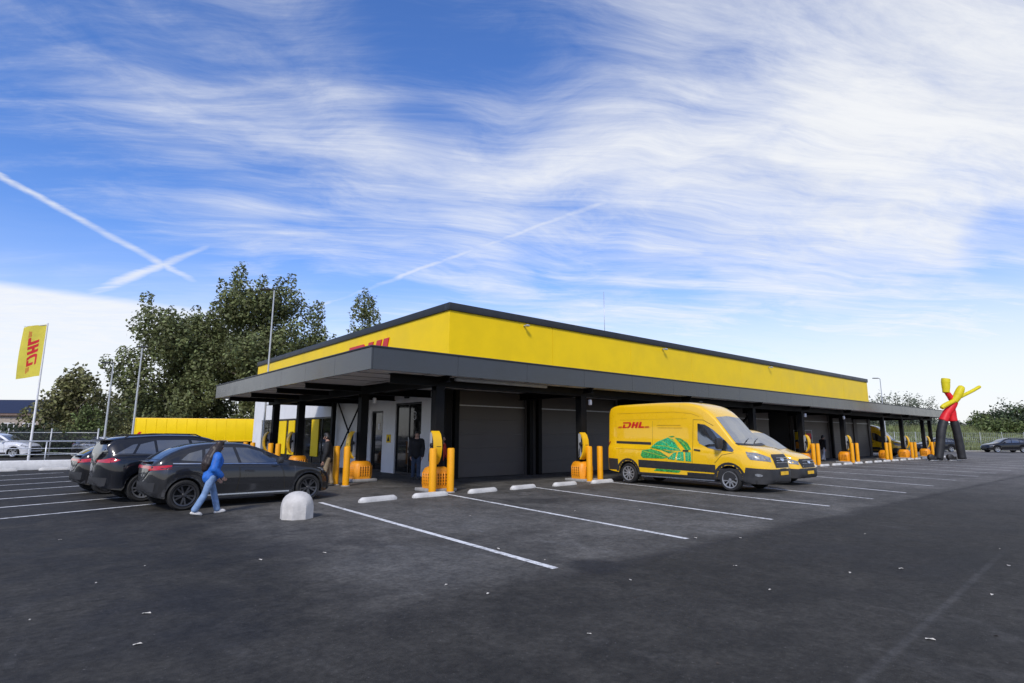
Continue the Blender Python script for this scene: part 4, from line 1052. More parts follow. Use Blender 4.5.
def side_place(r, ax, half, th):
    e_ = Vector((math.cos(th), math.sin(th), 0)); n_ = Vector((-e_.y, e_.x, 0))
    return Vector((r[0], r[1], 0))+e_*ax+n_*half
vehicle('parked_car', 'graphite grey fastback car parked beside the woman in the blue jacket', 'car', side_place((2.76, 14.80), 1.47, .88, R(6)), R(6), fb, paint_grey)
vehicle('parked_car', 'black estate SUV with bright alloy wheels behind the graphite fastback', 'car', side_place((2.28, 17.30), 1.42, .88, R(7)), R(7), sv, paint_black)
vehicle('parked_car', 'black car showing only its tail and red lamp, farthest left of the three parked cars', 'car', side_place((1.72, 20.05), 1.50, .88, R(8)), R(8), fb, paint_black2)
vehicle('parked_car', 'black estate car cut off by the right edge before the grassy bank', 'car', (88.9, 14.4, 0), R(134), sv, paint_black2)
vehicle('parked_car', 'dark SUV seen between the legs of the inflatable figure', 'car', (84.0, 20.2, 0), R(142), sv, paint_black)
vehicle('parked_car', 'dark plum car beyond the far canopy columns', 'car', (80.5, 25.2, 0), R(135), fb, paint_plum)
vehicle('parked_car', 'white car behind the railing at the left edge', 'car', (-1.6, 54.8, 0), R(-35), sv, paint_white)
vehicle('parked_car', 'silver car behind the railing under the round tree', 'car', (4.3, 52.0, 0), R(-35), fb, paint_silver)

# ------------------------------------------------------------------ left background: low wall, railing, flag, fence, trailer, house
def P2(px, dep):
    """ground point at that picture column and that distance in front of the camera"""
    d = f0*568 + r0*(px-512); d = d/568*dep
    return Vector((d.x, d.y, 0))
wa, wb = Vector((-7.5, 35.15, 0)), Vector((8.6, 35.0, 0))
bm = bmesh.new(); box2(bm, (-7.5, 35.0, 0), (8.6, 35.3, .44), .02)
lw = finish('low_wall', bm, M['concwhite'], None, 30); tag(lw, 'long low white concrete wall under the metal railing at the left', 'wall')
rl = thing('railing', 'galvanised metal railing with three rails standing along the low white wall', 'railing', (-7.5, 35.5, 0))
bm = bmesh.new()
for z_, r_ in ((1.32, .035), (.98, .02), (.70, .02)): cyl(bm, (0, 0, z_), (16.0, 0, z_), r_, seg=8)
finish('rail', bm, M['galv'], rl)
for k in range(9):
    bm = bmesh.new(); cyl(bm, (k*2.0+.05, 0, 0), (k*2.0+.05, 0, 1.32), .03, seg=8); finish('post', bm, M['galv'], rl)
for k, x in enumerate((-2.9, -.95, .95, 2.9, 4.8)):
    dup(ws0, (x, 34.5, 0), 0, ['white wheel stop against the low wall at the left picture edge', 'white wheel stop against the low wall left of the flagpole', 'white wheel stop against the low wall right of the flagpole', 'white wheel stop against the low wall just behind the parked cars', 'white wheel stop against the low wall hidden mostly by the SUV'][k], 'white wheel stops before the low wall')
# verge and street ground behind
bm = bmesh.new()
for q in (((-30, 36, .006), (9, 36, .006), (9, 40, .006), (-30, 40, .006)), ((-40, 56, .006), (16, 58, .006), (16, 66, .006), (-40, 66, .006))):
    bm.faces.new([bm.verts.new(p) for p in q])
structure(finish('grass_verge', bm, M['grassland'], smooth=0))
fl = thing('flag', 'yellow courier flag with red letters on a white pole at the left', 'flag', (-.05, 35.9, 0))
bm = bmesh.new(); lathe(bm, [(.001, 0), (.055, 0), (.045, 3), (.030, 7.08), (.034, 7.10), (.001, 7.14)], 12); finish('pole', bm, M['white'], fl)
d_ = -(r0); fd = Vector((d_.x, d_.y, 0))
def flagpt(u, v_): # u out from the pole, v height
    wv = .07*math.sin(u*4.2+v_*1.1)*min(1, u*2)
    return fd*u + f0*wv + Vector((0, 0, v_-.10*u-.05*u*u))
bm = bmesh.new(); g = [[bm.verts.new(flagpt(.04+1.12*i/10, 4.48+2.58*j/22)) for i in range(11)] for j in range(23)]
for j in range(22):
    for i in range(10): bm.faces.new((g[j][i], g[j][i+1], g[j+1][i+1], g[j+1][i]))
bmesh.ops.recalc_face_normals(bm, faces=bm.faces[:])
cloth = finish('flag_cloth', bm, M['flagy'], fl, 60)
for side in (-1, 1):
    bm = bmesh.new()
    for q in dhl(0, 0, .46, sx=1.05):
        t_ = cells([q], .05)
        for v_ in t_.verts:   # letters run upwards along the cloth
            s_, h_ = v_.co.x, v_.co.y
            v_.co = flagpt(.80-h_, 5.02+s_*.92) + f0*(side*.006)
        join(bm, t_)
    finish('logo', bm, M['red'], cloth, 0)
bm = bmesh.new(); cyl(bm, Vector((0, 0, 7.02)), fd*1.15+Vector((0, 0, 6.94)), .014, seg=6); finish('arm', bm, M['white'], fl)
# bar fence across the street
fn = thing('bar_fence', 'grey steel bar fence behind the railing in front of the hedge', 'fence', P2(20, 43), 0)
fa, fbv = Vector((0, 0, 0)), P2(100, 40)-P2(20, 43); fa = P2(-30, 44.5)-P2(20, 43)
bm = bmesh.new(); L = (fbv-fa).length; dd = (fbv-fa).normalized()
for k in range(int(L/.13)): 
    p = fa+dd*(k*.13); cyl(bm, p+Vector((0, 0, .1)), p+Vector((0, 0, 1.9)), .014, seg=4)
finish('bars', bm, M['coping'], fn)
bm = bmesh.new()
for z_ in (.3, 1.75): cyl(bm, fa+Vector((0, 0, z_)), fbv+Vector((0, 0, z_)), .025, seg=5)
finish('rail', bm, M['postgrey'], fn)
for k in range(4):
    bm = bmesh.new(); p = fa+dd*(L*k/3); cyl(bm, p, p+Vector((0, 0, 2.05)), .05, seg=6); finish('post', bm, M['postgrey'], fn)
# lamp posts
def lamp_post(loc, hgt, label, r=.07, head=(-1, 0)):
    t = thing('street_lamp', label, 'lamp post', loc, 0, 'slim street lamps')
    bm = bmesh.new(); lathe(bm, [(.001, 0), (r*1.3, 0), (r*1.3, .6), (r, .7), (r*.6, hgt), (.001, hgt)], 12); finish('pole', bm, M['postgrey'], t)
    bm = bmesh.new(); h_ = -r0*head[0]*-1; h_ = r0*head[0]
    tube(bm, [Vector((0, 0, hgt-.02)), h_*.15+Vector((0, 0, hgt+.05)), h_*.30+Vector((0, 0, hgt+.05))], .03, 6)
    bxm(bm, h_*.52+Vector((0, 0, hgt+.06)), (.62, .22, .09), .03, rz=math.atan2(h_.y, h_.x)); finish('lamp_head', bm, M['coping'], t)
lamp_post((3.65, 46.5, 0), 6.4, 'thin grey lamp post between the small tree and the big tree')
lamp_post((4.8, 43.0, 0), 7.2, 'pale lamp post rising above the left end of the yellow trailer', head=(.01, 0))
lamp_post((9.75, 33.0, 0), 9.9, 'tall pale lamp post in front of the big tree at the canopy end', .062)
lamp_post((73.4, 22.0, 0), 8.3, 'lamp post standing beyond the right end of the canopy roof')
# yellow box trailer
ta, tb = P2(133, 60), P2(268, 63); tl = (tb-ta).length; td = (tb-ta).normalized()
tr = thing('box_trailer', 'long yellow box trailer parked behind the black SUV before the big tree', 'trailer', (ta+tb)/2, math.atan2(td.y, td.x))
bm = bmesh.new(); box2(bm, (-tl/2, 0, .95), (tl/2, 2.5, 3.33), .03); bd = finish('body', bm, M['yellow'], tr, 30)
bm = bmesh.new()
for k in range(14): box2(bm, (-tl/2+.3+k*(tl-.6)/13-.03, -.022, 1.0), (-tl/2+.3+k*(tl-.6)/13+.03, -.003, 3.28))
finish('side_rib', bm, M['yellow'], bd, 0)
bm = bmesh.new(); box2(bm, (-tl/2-.03, .02, 3.22), (tl/2+.03, 2.52, 3.37), .02); box2(bm, (-tl/2-.03, -.02, .93), (tl/2+.03, .018, 1.05)); finish('edge_frame', bm, M['chgyellow'], bd, 0)
bm = bmesh.new(); prism(bm, [(-tl/2+.25, -.03, 1.25), (-tl/2+.55, -.03, 1.25), (-tl/2+.95, -.03, 1.9), (-tl/2+.70, -.03, 1.9)], (0, .025, 0)); prism(bm, [(-tl/2+.72, -.03, 1.25), (-tl/2+1.0, -.03, 1.25), (-tl/2+1.0, -.03, 1.55), (-tl/2+.84, -.03, 1.55)], (0, .025, 0)); finish('emblem', bm, M['red'], bd, 0)
bm = bmesh.new(); box2(bm, (-tl/2+.3, .5, .55), (tl/2-.3, 2.0, .93)); finish('chassis', bm, M['steel'], tr, 0)
for x in (-tl/2+1.5, -tl/2+2.8, tl/2-2.4, tl/2-1.2):
    for y_ in (.15, 2.35):
        bm = bmesh.new(); lathe(bm, [(.001, -.12), (.44, -.12), (.48, -.08), (.48, .08), (.44, .12), (.001, .12)], 20, c=(x, y_, .48), axis='y'); finish('wheel', bm, M['tyre'], tr)
# house with dark roof panels
hp = P2(10, 84); hs_ = thing('house', 'beige brick house with a dark panelled roof at the left edge', 'house', hp, math.atan2(r0.y, r0.x))
bm = bmesh.new(); box2(bm, (-9, 0, 0), (5.2, 8, 4.5)); prism(bm, [(5.2, 0, 4.5), (5.2, 8, 4.5), (5.2, 4, 6.6)], (-14.2, 0, 0)); finish('wall', bm, M['brick'], hs_, 0)
bm = bmesh.new(); prism(bm, [(5.5, -.5, 4.25), (5.5, 4, 6.62), (5.5, 4, 6.82), (5.5, -.5, 4.45)], (-14.8, 0, 0)); prism(bm, [(5.5, 8.5, 4.25), (5.5, 4, 6.62), (5.5, 4, 6.82), (5.5, 8.5, 4.45)], (-14.8, 0, 0)); finish('roof', bm, M['rooftile'], hs_, 0)
bm = bmesh.new(); prism(bm, [(4.6, -.35, 4.55), (4.6, 3.8, 6.74), (4.6, 3.77, 6.80), (4.6, -.38, 4.61)], (-13, 0, 0)); finish('roof_panel', bm, M['roofdark'], hs_, 0)
for x in (-7.5, -4.3, -1.1, 2.0):
    bm = bmesh.new(); box2(bm, (x, -.06, 1.9), (x+1.9, -.003, 3.2), .01); f_ = finish('window', bm, M['white'], hs_, 0)
    bm = bmesh.new(); box2(bm, (x+.1, -.075, 2.0), (x+.9, -.062, 3.1)); box2(bm, (x+1.0, -.075, 2.0), (x+1.8, -.062, 3.1)); finish('pane', bm, M['darkglass'], f_, 0)
# apartment block far behind
ap = thing('apartment_block', 'pale flat-roofed block with balconies glimpsed left of the trailer', 'building', P2(112, 110), math.atan2(r0.y, r0.x))
bm = bmesh.new(); box2(bm, (-9, 0, 0), (9, 8, 5.6)); finish('wall', bm, M['wallwhite'], ap, 0)
for z_ in (1.2, 3.3):
    bm = bmesh.new(); box2(bm, (-8.5, -.05, z_), (8.5, -.003, z_+1.1)); finish('window_band', bm, M['darkglass'], ap, 0)
    bm = bmesh.new(); box2(bm, (-8.8, -1.2, z_-.9), (8.8, -.003, z_-.25)); finish('balcony', bm, M['white'], ap, 0)

# ------------------------------------------------------------------ trees
def leafmat(name, col, isl=.5, tr=.28): return mat(name, col, .55, var=.3, scale=.35, island=isl, trans=tr, spec=.3)
LM = dict(dark=leafmat('dark poplar leaves', (.15, .168, .066)), olive=leafmat('olive leaves', (.175, .172, .07)), green=leafmat('green leaves', (.13, .165, .055)),
          dull=leafmat('dull far leaves', (.14, .16, .11)), pine=leafmat('blue dark leaves', (.066, .09, .046)))
def crown_mesh(bm, rnd, blobs, n, ls, up=.0):
    """many small leaf faces spread through clumps; each clump thins out to its edge"""
    vol = [b[3]*b[4]*b[5] for b in blobs]; tot = sum(v_**.75 for v_ in vol)
    for b, v_ in zip(blobs, vol):
        for _ in range(int(n*(v_**.75)/tot)):
            while True:
                q = Vector((rnd.uniform(-1, 1), rnd.uniform(-1, 1), rnd.uniform(-1, 1)))
                if .05 < q.length < 1: break
            q = q.normalized()*(q.length**.55)*(1+.22*rnd.gauss(0, .5))
            c = Vector((b[0]+q.x*b[3], b[1]+q.y*b[4], b[2]+q.z*b[5]))
            nrm = (q*.7+Vector((rnd.gauss(0, .6), rnd.gauss(0, .6), rnd.gauss(.35, .6)))).normalized()
            a = nrm.orthogonal().normalized(); a.rotate(Matrix.Rotation(rnd.uniform(0, 2*PI), 3, nrm)); bb = nrm.cross(a)
            s = ls*rnd.uniform(.6, 1.35); k = .5
            bm.faces.new([bm.verts.new(c+p) for p in (a*s, bb*s*k+a*s*.15, -a*s*.85, -bb*s*k+a*s*.1)])
def tree(name, label, loc, ht, rx, n, ls, m_, seed, kind='round', group='trees around the site', trunk_h=None, tr=.22, cl=.30):
    rnd = random.Random(seed)
    t = thing(name, label, 'tree', loc, 0, group)
    th_ = trunk_h if trunk_h is not None else ht*.25
    blobs = []; limbs = []
    top = Vector((rnd.uniform(-.2, .2), rnd.uniform(-.2, .2), ht*.78))
    nb = 26 if kind != 'column' else 16
    for i in range(nb):
        f = rnd.uniform(0, 1); a = rnd.uniform(0, 2*PI)
        z = th_+(ht-th_)*(.06+.88*f)
        if kind == 'round': rad = rx*math.sqrt(max(.05, 1-((f-.38)/.66)**2))
        elif kind == 'column': rad = rx*(1-f*.75)
        else: rad = rx*(.55+.5*math.sin(f*PI))*(1-.35*f)
        q = rnd.uniform(.45, .92)
        c = Vector((math.cos(a)*rad*q, math.sin(a)*rad*q, z)); br = rx*cl*rnd.uniform(.7, 1.3)
        blobs.append((c.x, c.y, c.z, br, br, br*rnd.uniform(.8, 1.35)))
        limbs.append((c, br))
    for i in range(8):
        f = i/7; blobs.append((rnd.uniform(-.15, .15)*rx, rnd.uniform(-.15, .15)*rx, th_+(ht-th_)*(.12+.75*f), rx*.42*(1-.45*f), rx*.42*(1-.45*f), (ht-th_)*.13))
    # twigs of leaves sticking out of the outline
    for i in range(nb):
        c, br = limbs[i]; o = Vector((c.x, c.y, (c.z-th_-(ht-th_)*.4)*.9+.3)).normalized()
        p = c+o*br*1.15
        blobs.append((p.x, p.y, p.z, br*.30, br*.30, br*.55))
    bm = bmesh.new(); crown_mesh(bm, rnd, blobs, n, ls); finish('crown', bm, LM[m_], t, 0)
    bm = bmesh.new(); tube(bm, [(0, 0, 0), (rnd.uniform(-.1, .1), 0, ht*.2), (rnd.uniform(-.2, .2), rnd.uniform(-.2, .2), ht*.5), top], [tr, tr*.8, tr*.5, tr*.15], 8)
    for c, br in limbs:
        z0 = max(th_*.8, min(c.z-br*.6-.12*ht, ht*.7)); s = Vector((0, 0, z0))
        tube(bm, [s, s.lerp(c, .5)+Vector((0, 0, .04*ht)), c], [tr*.35, tr*.22, tr*.08], 5)
    finish('trunk', bm, M['bark'], t)
    return t
tree('poplar_tree', 'tallest dark leafy tree behind the trailer and the tall lamp post', P2(262, 72), 19.9, 8.0, 38000, .24, 'dark', 11, 'round', trunk_h=2.0, tr=.4, cl=.33)
tree('poplar_tree', 'broad dark leafy tree left of the tallest tree above the trailer', P2(172, 71), 16.5, 7.2, 31000, .24, 'dark', 12, 'round', trunk_h=1.5, tr=.36, cl=.34)
tree('poplar_tree', 'dark leafy tree filling the gap between the two big trees', P2(215, 77), 17.8, 6.2, 13000, .24, 'dark', 13, 'round', trunk_h=2, tr=.36, cl=.36)
tree('poplar_tree', 'lower leafy tree at the left foot of the big trees', P2(134, 76), 8.6, 3.6, 4500, .28, 'olive', 14, 'round', trunk_h=.6, tr=.25)
tree('poplar_tree', 'leafy tree right of the big trees behind the canopy', P2(306, 74), 15.2, 4.6, 8500, .24, 'dark', 15, 'round', trunk_h=2, tr=.3)
tree('round_tree', 'round olive green tree behind the railing left of the lamp posts', P2(75, 47), 6.5, 2.55, 7500, .17, 'olive', 16, 'round', trunk_h=1.4, tr=.16, cl=.34)
tree('young_tree', 'slim yellowish young tree in front of the round olive tree', P2(88, 42), 3.6, 1.1, 1600, .12, 'green', 17, 'round', trunk_h=1.2, tr=.06)
tree('columnar_tree', 'pointed poplar top showing above the yellow band', P2(361, 74), 20.6, 3.6, 7500, .22, 'dark', 18, 'column', trunk_h=3, tr=.25, cl=.42)
for k, (px, dp, ht, rx) in enumerate(((-12, 45, 1.9, 2.0), (18, 46, 1.8, 2.0), (44, 45, 2.0, 1.8), (122, 66, 4.0, 2.0), (62, 62, 3.6, 2.6), (102, 70, 3.4, 2.6))):
    tree('shrub', ['dark shrub of the hedge at the left picture edge', 'dark shrub of the hedge left of the flagpole', 'dark shrub of the hedge right of the flagpole', 'leafy shrub at the left end of the yellow trailer', 'shrub in the shade behind the round olive tree', 'shrub before the pale balcony block'][k], P2(px, dp), ht, rx, 1800, .16, 'pine' if k < 3 else 'olive', 30+k, 'round', 'shrubs along the street', trunk_h=.1, tr=.07, cl=.4)

# right background: grassy bank, fence, shrubs and trees
def ridge(px): return P2(px, 80)
bm = bmesh.new(); rows = []
rnd = random.Random(5)
for j in range(9):
    rw = []
    for i in range(40):
        px = 760+i*16; dp = 74+j*3.2+max(0, 940-px)*.02
        z_ = 3.3*(1-math.cos(min(1, j/6)*PI))/2+rnd.uniform(-.12, .12)*(j > 0)+(.008 if j == 0 else 0)
        p = P2(px, dp); rw.append(bm.verts.new((p.x, p.y, z_)))
    rows.append(rw)
for a, b in zip(rows, rows[1:]):
    for i in range(39): bm.faces.new((a[i], a[i+1], b[i+1], b[i]))
for rw in rows[-1:]:
    last = [bm.verts.new((v_.co.x*1.5, v_.co.y*1.5, 3.0)) for v_ in rw]
    for i in range(39): bm.faces.new((rw[i], rw[i+1], last[i+1], last[i]))
structure(finish('grass_bank', bm, M['grassland'], None, 60))
gm = mat('tall dry grass', (.19, .21, .085), .8, var=.3, scale=.5, island=.4, trans=.3)
bm = bmesh.new()
for _ in range(16000):
    px = rnd.uniform(770, 1100); j = rnd.uniform(0, 1); dp = 74.3+j*19+max(0, 940-px)*.02
    z_ = 3.3*(1-math.cos(min(1, j)*PI))/2-.05; p = P2(px, dp); hgt = rnd.uniform(.25, .8); a = rnd.uniform(0, PI); s = Vector((math.cos(a), math.sin(a), 0))*rnd.uniform(.03, .09); ln = Vector((rnd.gauss(0, .18), rnd.gauss(0, .18), hgt))
    q = Vector((p.x, p.y, z_)); bm.faces.new([bm.verts.new(v_) for v_ in (q-s, q+s, q+ln)])
structure(finish('tall_grass', bm, gm, None, 0), 'stuff')
ff = thing('mesh_fence', 'tall wire mesh fence along the foot of the grassy bank', 'fence', P2(900, 73.2))
fA, fB = P2(770, 75)-P2(900, 73.2), P2(1090, 71)-P2(900, 73.2); L = (fB-fA).length; dd = (fB-fA).normalized()
bm = bmesh.new()
for k in range(int(L/.22)): p = fA+dd*(k*.22); cyl(bm, p+Vector((0, 0, .05)), p+Vector((0, 0, 2.3)), .008, seg=3)
for z_ in (.1, .65, 1.2, 1.75, 2.3): cyl(bm, fA+Vector((0, 0, z_)), fB+Vector((0, 0, z_)), .01, seg=3)
finish('wire_mesh', bm, M['galv'], ff)
for k in range(16):
    bm = bmesh.new(); p = fA+dd*(L*k/15); cyl(bm, p, p+Vector((0, 0, 2.45)), .026, seg=6); finish('post', bm, M['postgrey'], ff)
kb = bmesh.new(); box2(kb, (0, 0, 0), ((P2(1090, 69.5)-P2(860, 72)).length, .3, .16), .02)
ko = finish('kerb', kb, M['kerbgrey'], None, 30, P2(860, 72)); q = P2(1090, 69.5)-P2(860, 72); ko.rotation_euler = (0, 0, math.atan2(q.y, q.x)); structure(ko)
RT_ = [(1014, 96, 6.9, 3.4, 'pine', 'darkest round tree on the bank at the right edge'), (988, 100, 6.2, 2.6, 'green', 'green tree on the bank left of the darkest tree'), (1044, 94, 7.4, 3.6, 'green', 'leafy tree on the bank cut by the right edge'),
       (968, 106, 4.6, 2.4, 'dull', 'low tree on the bank right of the inflatable figure'), (950, 110, 4.3, 2.4, 'dull', 'low dull tree behind the inflatable figure'), (1000, 88, 4.9, 2.6, 'green', 'bush on the slope below the darkest tree'),
       (925, 104, 4.8, 3.4, 'dull', 'dull bush on the bank behind the end of the canopy'), (902, 108, 5.2, 3.6, 'green', 'green bush seen under the far canopy roof'), (880, 105, 5.0, 3.4, 'dull', 'dull bush seen behind the far yellow van')]
for k, (px, dp, ht, rx, m_, lab) in enumerate(RT_):
    p = P2(px, dp); p.z = 2.4
    tree('bank_tree', lab, p, ht-3.2, rx, 2600, .26, m_, 50+k, 'round', 'trees and bushes on the grassy bank', trunk_h=.3, tr=.14, cl=.40)
for k, (px, dp, ht, rx) in enumerate(((888, 118, 10.6, 2.6), (900, 116, 11.0, 2.4), (912, 118, 10.4, 2.6), (921, 120, 10.6, 2.4), (932, 122, 9.6, 2.4), (872, 118, 10.0, 2.6))):
    tree('bare_tree', ['pale thin tree right of the lamp post above the canopy', 'tallest pale thin tree above the far canopy roof', 'pale thin tree above the canopy, third from the lamp post', 'pale thin tree above the far canopy, near its right end', 'small pale tree just left of the inflatable figure', 'pale thin tree left of the lamp post above the canopy'][k], P2(px, dp), ht, rx, 700, .20, 'dull', 70+k, 'tuft', 'pale thin trees beyond the canopy', trunk_h=4, tr=.16, cl=.32)

# ------------------------------------------------------------------ the inflatable figure with its two blowers
ip = P2(941.0, 43.0)
inf = thing('inflatable_figure', 'two-legged inflatable tube figure with black legs, red body and yellow head and arms', 'inflatable', ip, math.atan2(r0.y, r0.x))
def ntube(pts, rad, seg=18, fold=.03, seed=0):
    rn = random.Random(seed); P_, R_ = [], []
    pts = [Vector(p) for p in pts]; n = len(pts)
    for i in range(n-1):
        for k in range(6):
            t = k/6; a, b = pts[max(i-1, 0)], pts[i]; c, d = pts[i+1], pts[min(i+2, n-1)]
            P_.append(.5*((2*b)+(c-a)*t+(2*a-5*b+4*c-d)*t*t+(3*b-a-3*c+d)*t**3)); R_.append((rad[i]*(1-t)+rad[i+1]*t)*(1+rn.uniform(-fold, fold)))
    P_.append(pts[-1]); R_.append(rad[-1]); bm = bmesh.new(); tube(bm, P_, R_, seg); return bm
U = 1.7/568*25.3  # metres per pixel at the figure
def iv(px, py, y=0): return ((px-943)*.0757+(460.3-py)*.0092, y, (460.3-py)*.0757)
finish('leg', ntube([iv(937, 459), iv(938.5, 445), iv(939.5, 432), iv(942, 421)], [.28, .30, .31, .30], seed=1), M['nylblk'], inf)
finish('leg', ntube([iv(961.5, 458.5, .1), iv(959, 445, .1), iv(956.5, 433, .1), iv(953.5, 421, .1)], [.27, .28, .28, .27], seed=2), M['nylblk'], inf)
finish('torso', ntube([iv(941.5, 421.5), iv(945, 414), iv(950, 407), iv(952, 402), iv(948.5, 397), iv(944, 391)], [.31, .29, .29, .27, .20, .16], seed=3), M['nylred'], inf)
finish('torso', ntube([iv(952.6, 421.5, .1), iv(951.5, 414, .1), iv(950, 407, .05)], [.29, .27, .25], seed=4), M['nylred'], inf)
finish('head', ntube([iv(951, 402, -.1), iv(954, 397, -.16), iv(956.5, 391, -.2), iv(958, 387.5, -.2), iv(958.6, 386.4, -.2)], [.24, .28, .28, .22, .05], seed=5), M['nylyel'], inf)
finish('arm', ntube([iv(944.5, 393), iv(944.3, 387), iv(944, 382), iv(944.2, 379)], [.22, .27, .29, .29], seed=6), M['nylyel'], inf)
finish('arm', ntube([iv(955, 399.5, .1), iv(963, 395.5, .1), iv(972, 391, .1), iv(979, 387, .1), iv(980.4, 386.2, .1)], [.13, .13, .125, .12, .04], seed=7), M['nylyel'], inf)
finish('arm', ntube([iv(949.5, 401.5, -.28), iv(944, 404, -.30), iv(939.5, 406.5, -.3), iv(937, 408.5, -.3)], [.15, .17, .17, .15], seed=8), M['nylyel'], inf)
for (px, py) in ((929.5, 457.6), (953.2, 456.6)):
    b = iv(px, py); t = thing('air_blower', 'small black air blower at the '+('left' if px < 940 else 'right')+' foot of the inflatable figure', 'blower', ip+r0*b[0]+f0*(.0 if px < 940 else .5), math.atan2(r0.y, r0.x))
    bm = bmesh.new(); lathe(bm, [(.001, -.16), (.16, -.16), (.22, -.12), (.22, .12), (.16, .16), (.001, .16)], 20, c=(0, 0, .25), axis='y'); finish('fan_housing', bm, M['plastic'], t)
    bm = bmesh.new(); box2(bm, (.05, -.13, .05), (.42, .13, .30), .03); finish('outlet', bm, M['plastic'], t)
    bm = bmesh.new(); tube(bm, [(-.2, -.16, .02), (.2, -.16, .02), (.75, -.1, .02)], .02, 6); tube(bm, [(-.2, .16, .02), (.2, .16, .02), (.75, .1, .02)], .02, 6); finish('foot_frame', bm, M['galv'], t)

# ------------------------------------------------------------------ people
def skinned(name, verts, edges, mt, parent, sub=2, root=0):
    me = bpy.data.meshes.new(name); me.from_pydata([v_[0] for v_ in verts], edges, [])
    b = bmesh.new(); b.from_mesh(me); lay = b.verts.layers.skin.verify(); b.verts.ensure_lookup_table()
    for v_, (_, r_) in zip(b.verts, verts):
        v_[lay].radius = (r_, r_) if not isinstance(r_, tuple) else r_
        v_[lay].use_root = False
    b.verts[root][lay].use_root = True
    b.to_mesh(me); b.free()
    o = bpy.data.objects.new(name, me); C.objects.link(o)
    o.modifiers.new('skin', 'SKIN').use_smooth_shade = True
    sb = o.modifiers.new('sub', 'SUBSURF'); sb.levels = sub; sb.render_levels = sub
    dg = bpy.context.evaluated_depsgraph_get(); dg.update()
    nm = bpy.data.meshes.new_from_object(o.evaluated_get(dg)); o.modifiers.clear(); o.data = nm; bpy.data.meshes.remove(me)
    nm.name = name; nm.materials.clear(); nm.materials.append(mt); o.parent = parent
    for p in nm.polygons: p.use_smooth = True
    return o
def clothmesh(name, verts, edges, mt, parent, vox=.016, smooth=6):
    """union of tapered limbs, voxel-joined into one continuous cloth surface"""
    b = bmesh.new()
    for p, r_ in verts:
        bmesh.ops.create_icosphere(b, subdivisions=2, radius=r_, matrix=Matrix.Translation(p))
    for i, j in edges:
        cyl(b, verts[i][0], verts[j][0], verts[i][1], verts[j][1], seg=14)
    me = bpy.data.meshes.new(name); b.to_mesh(me); b.free()
    o = bpy.data.objects.new(name, me); C.objects.link(o)
    md = o.modifiers.new('r', 'REMESH'); md.mode = 'VOXEL'; md.voxel_size = vox
    sm = o.modifiers.new('s', 'SMOOTH'); sm.iterations = smooth; sm.factor = .5
    dg = bpy.context.evaluated_depsgraph_get(); dg.update()
    nm = bpy.data.meshes.new_from_object(o.evaluated_get(dg)); o.modifiers.clear(); o.data = nm; bpy.data.meshes.remove(me)
    nm.name = name; nm.materials.clear(); nm.materials.append(mt); o.parent = parent
    for p in nm.polygons: p.use_smooth = True
    return o
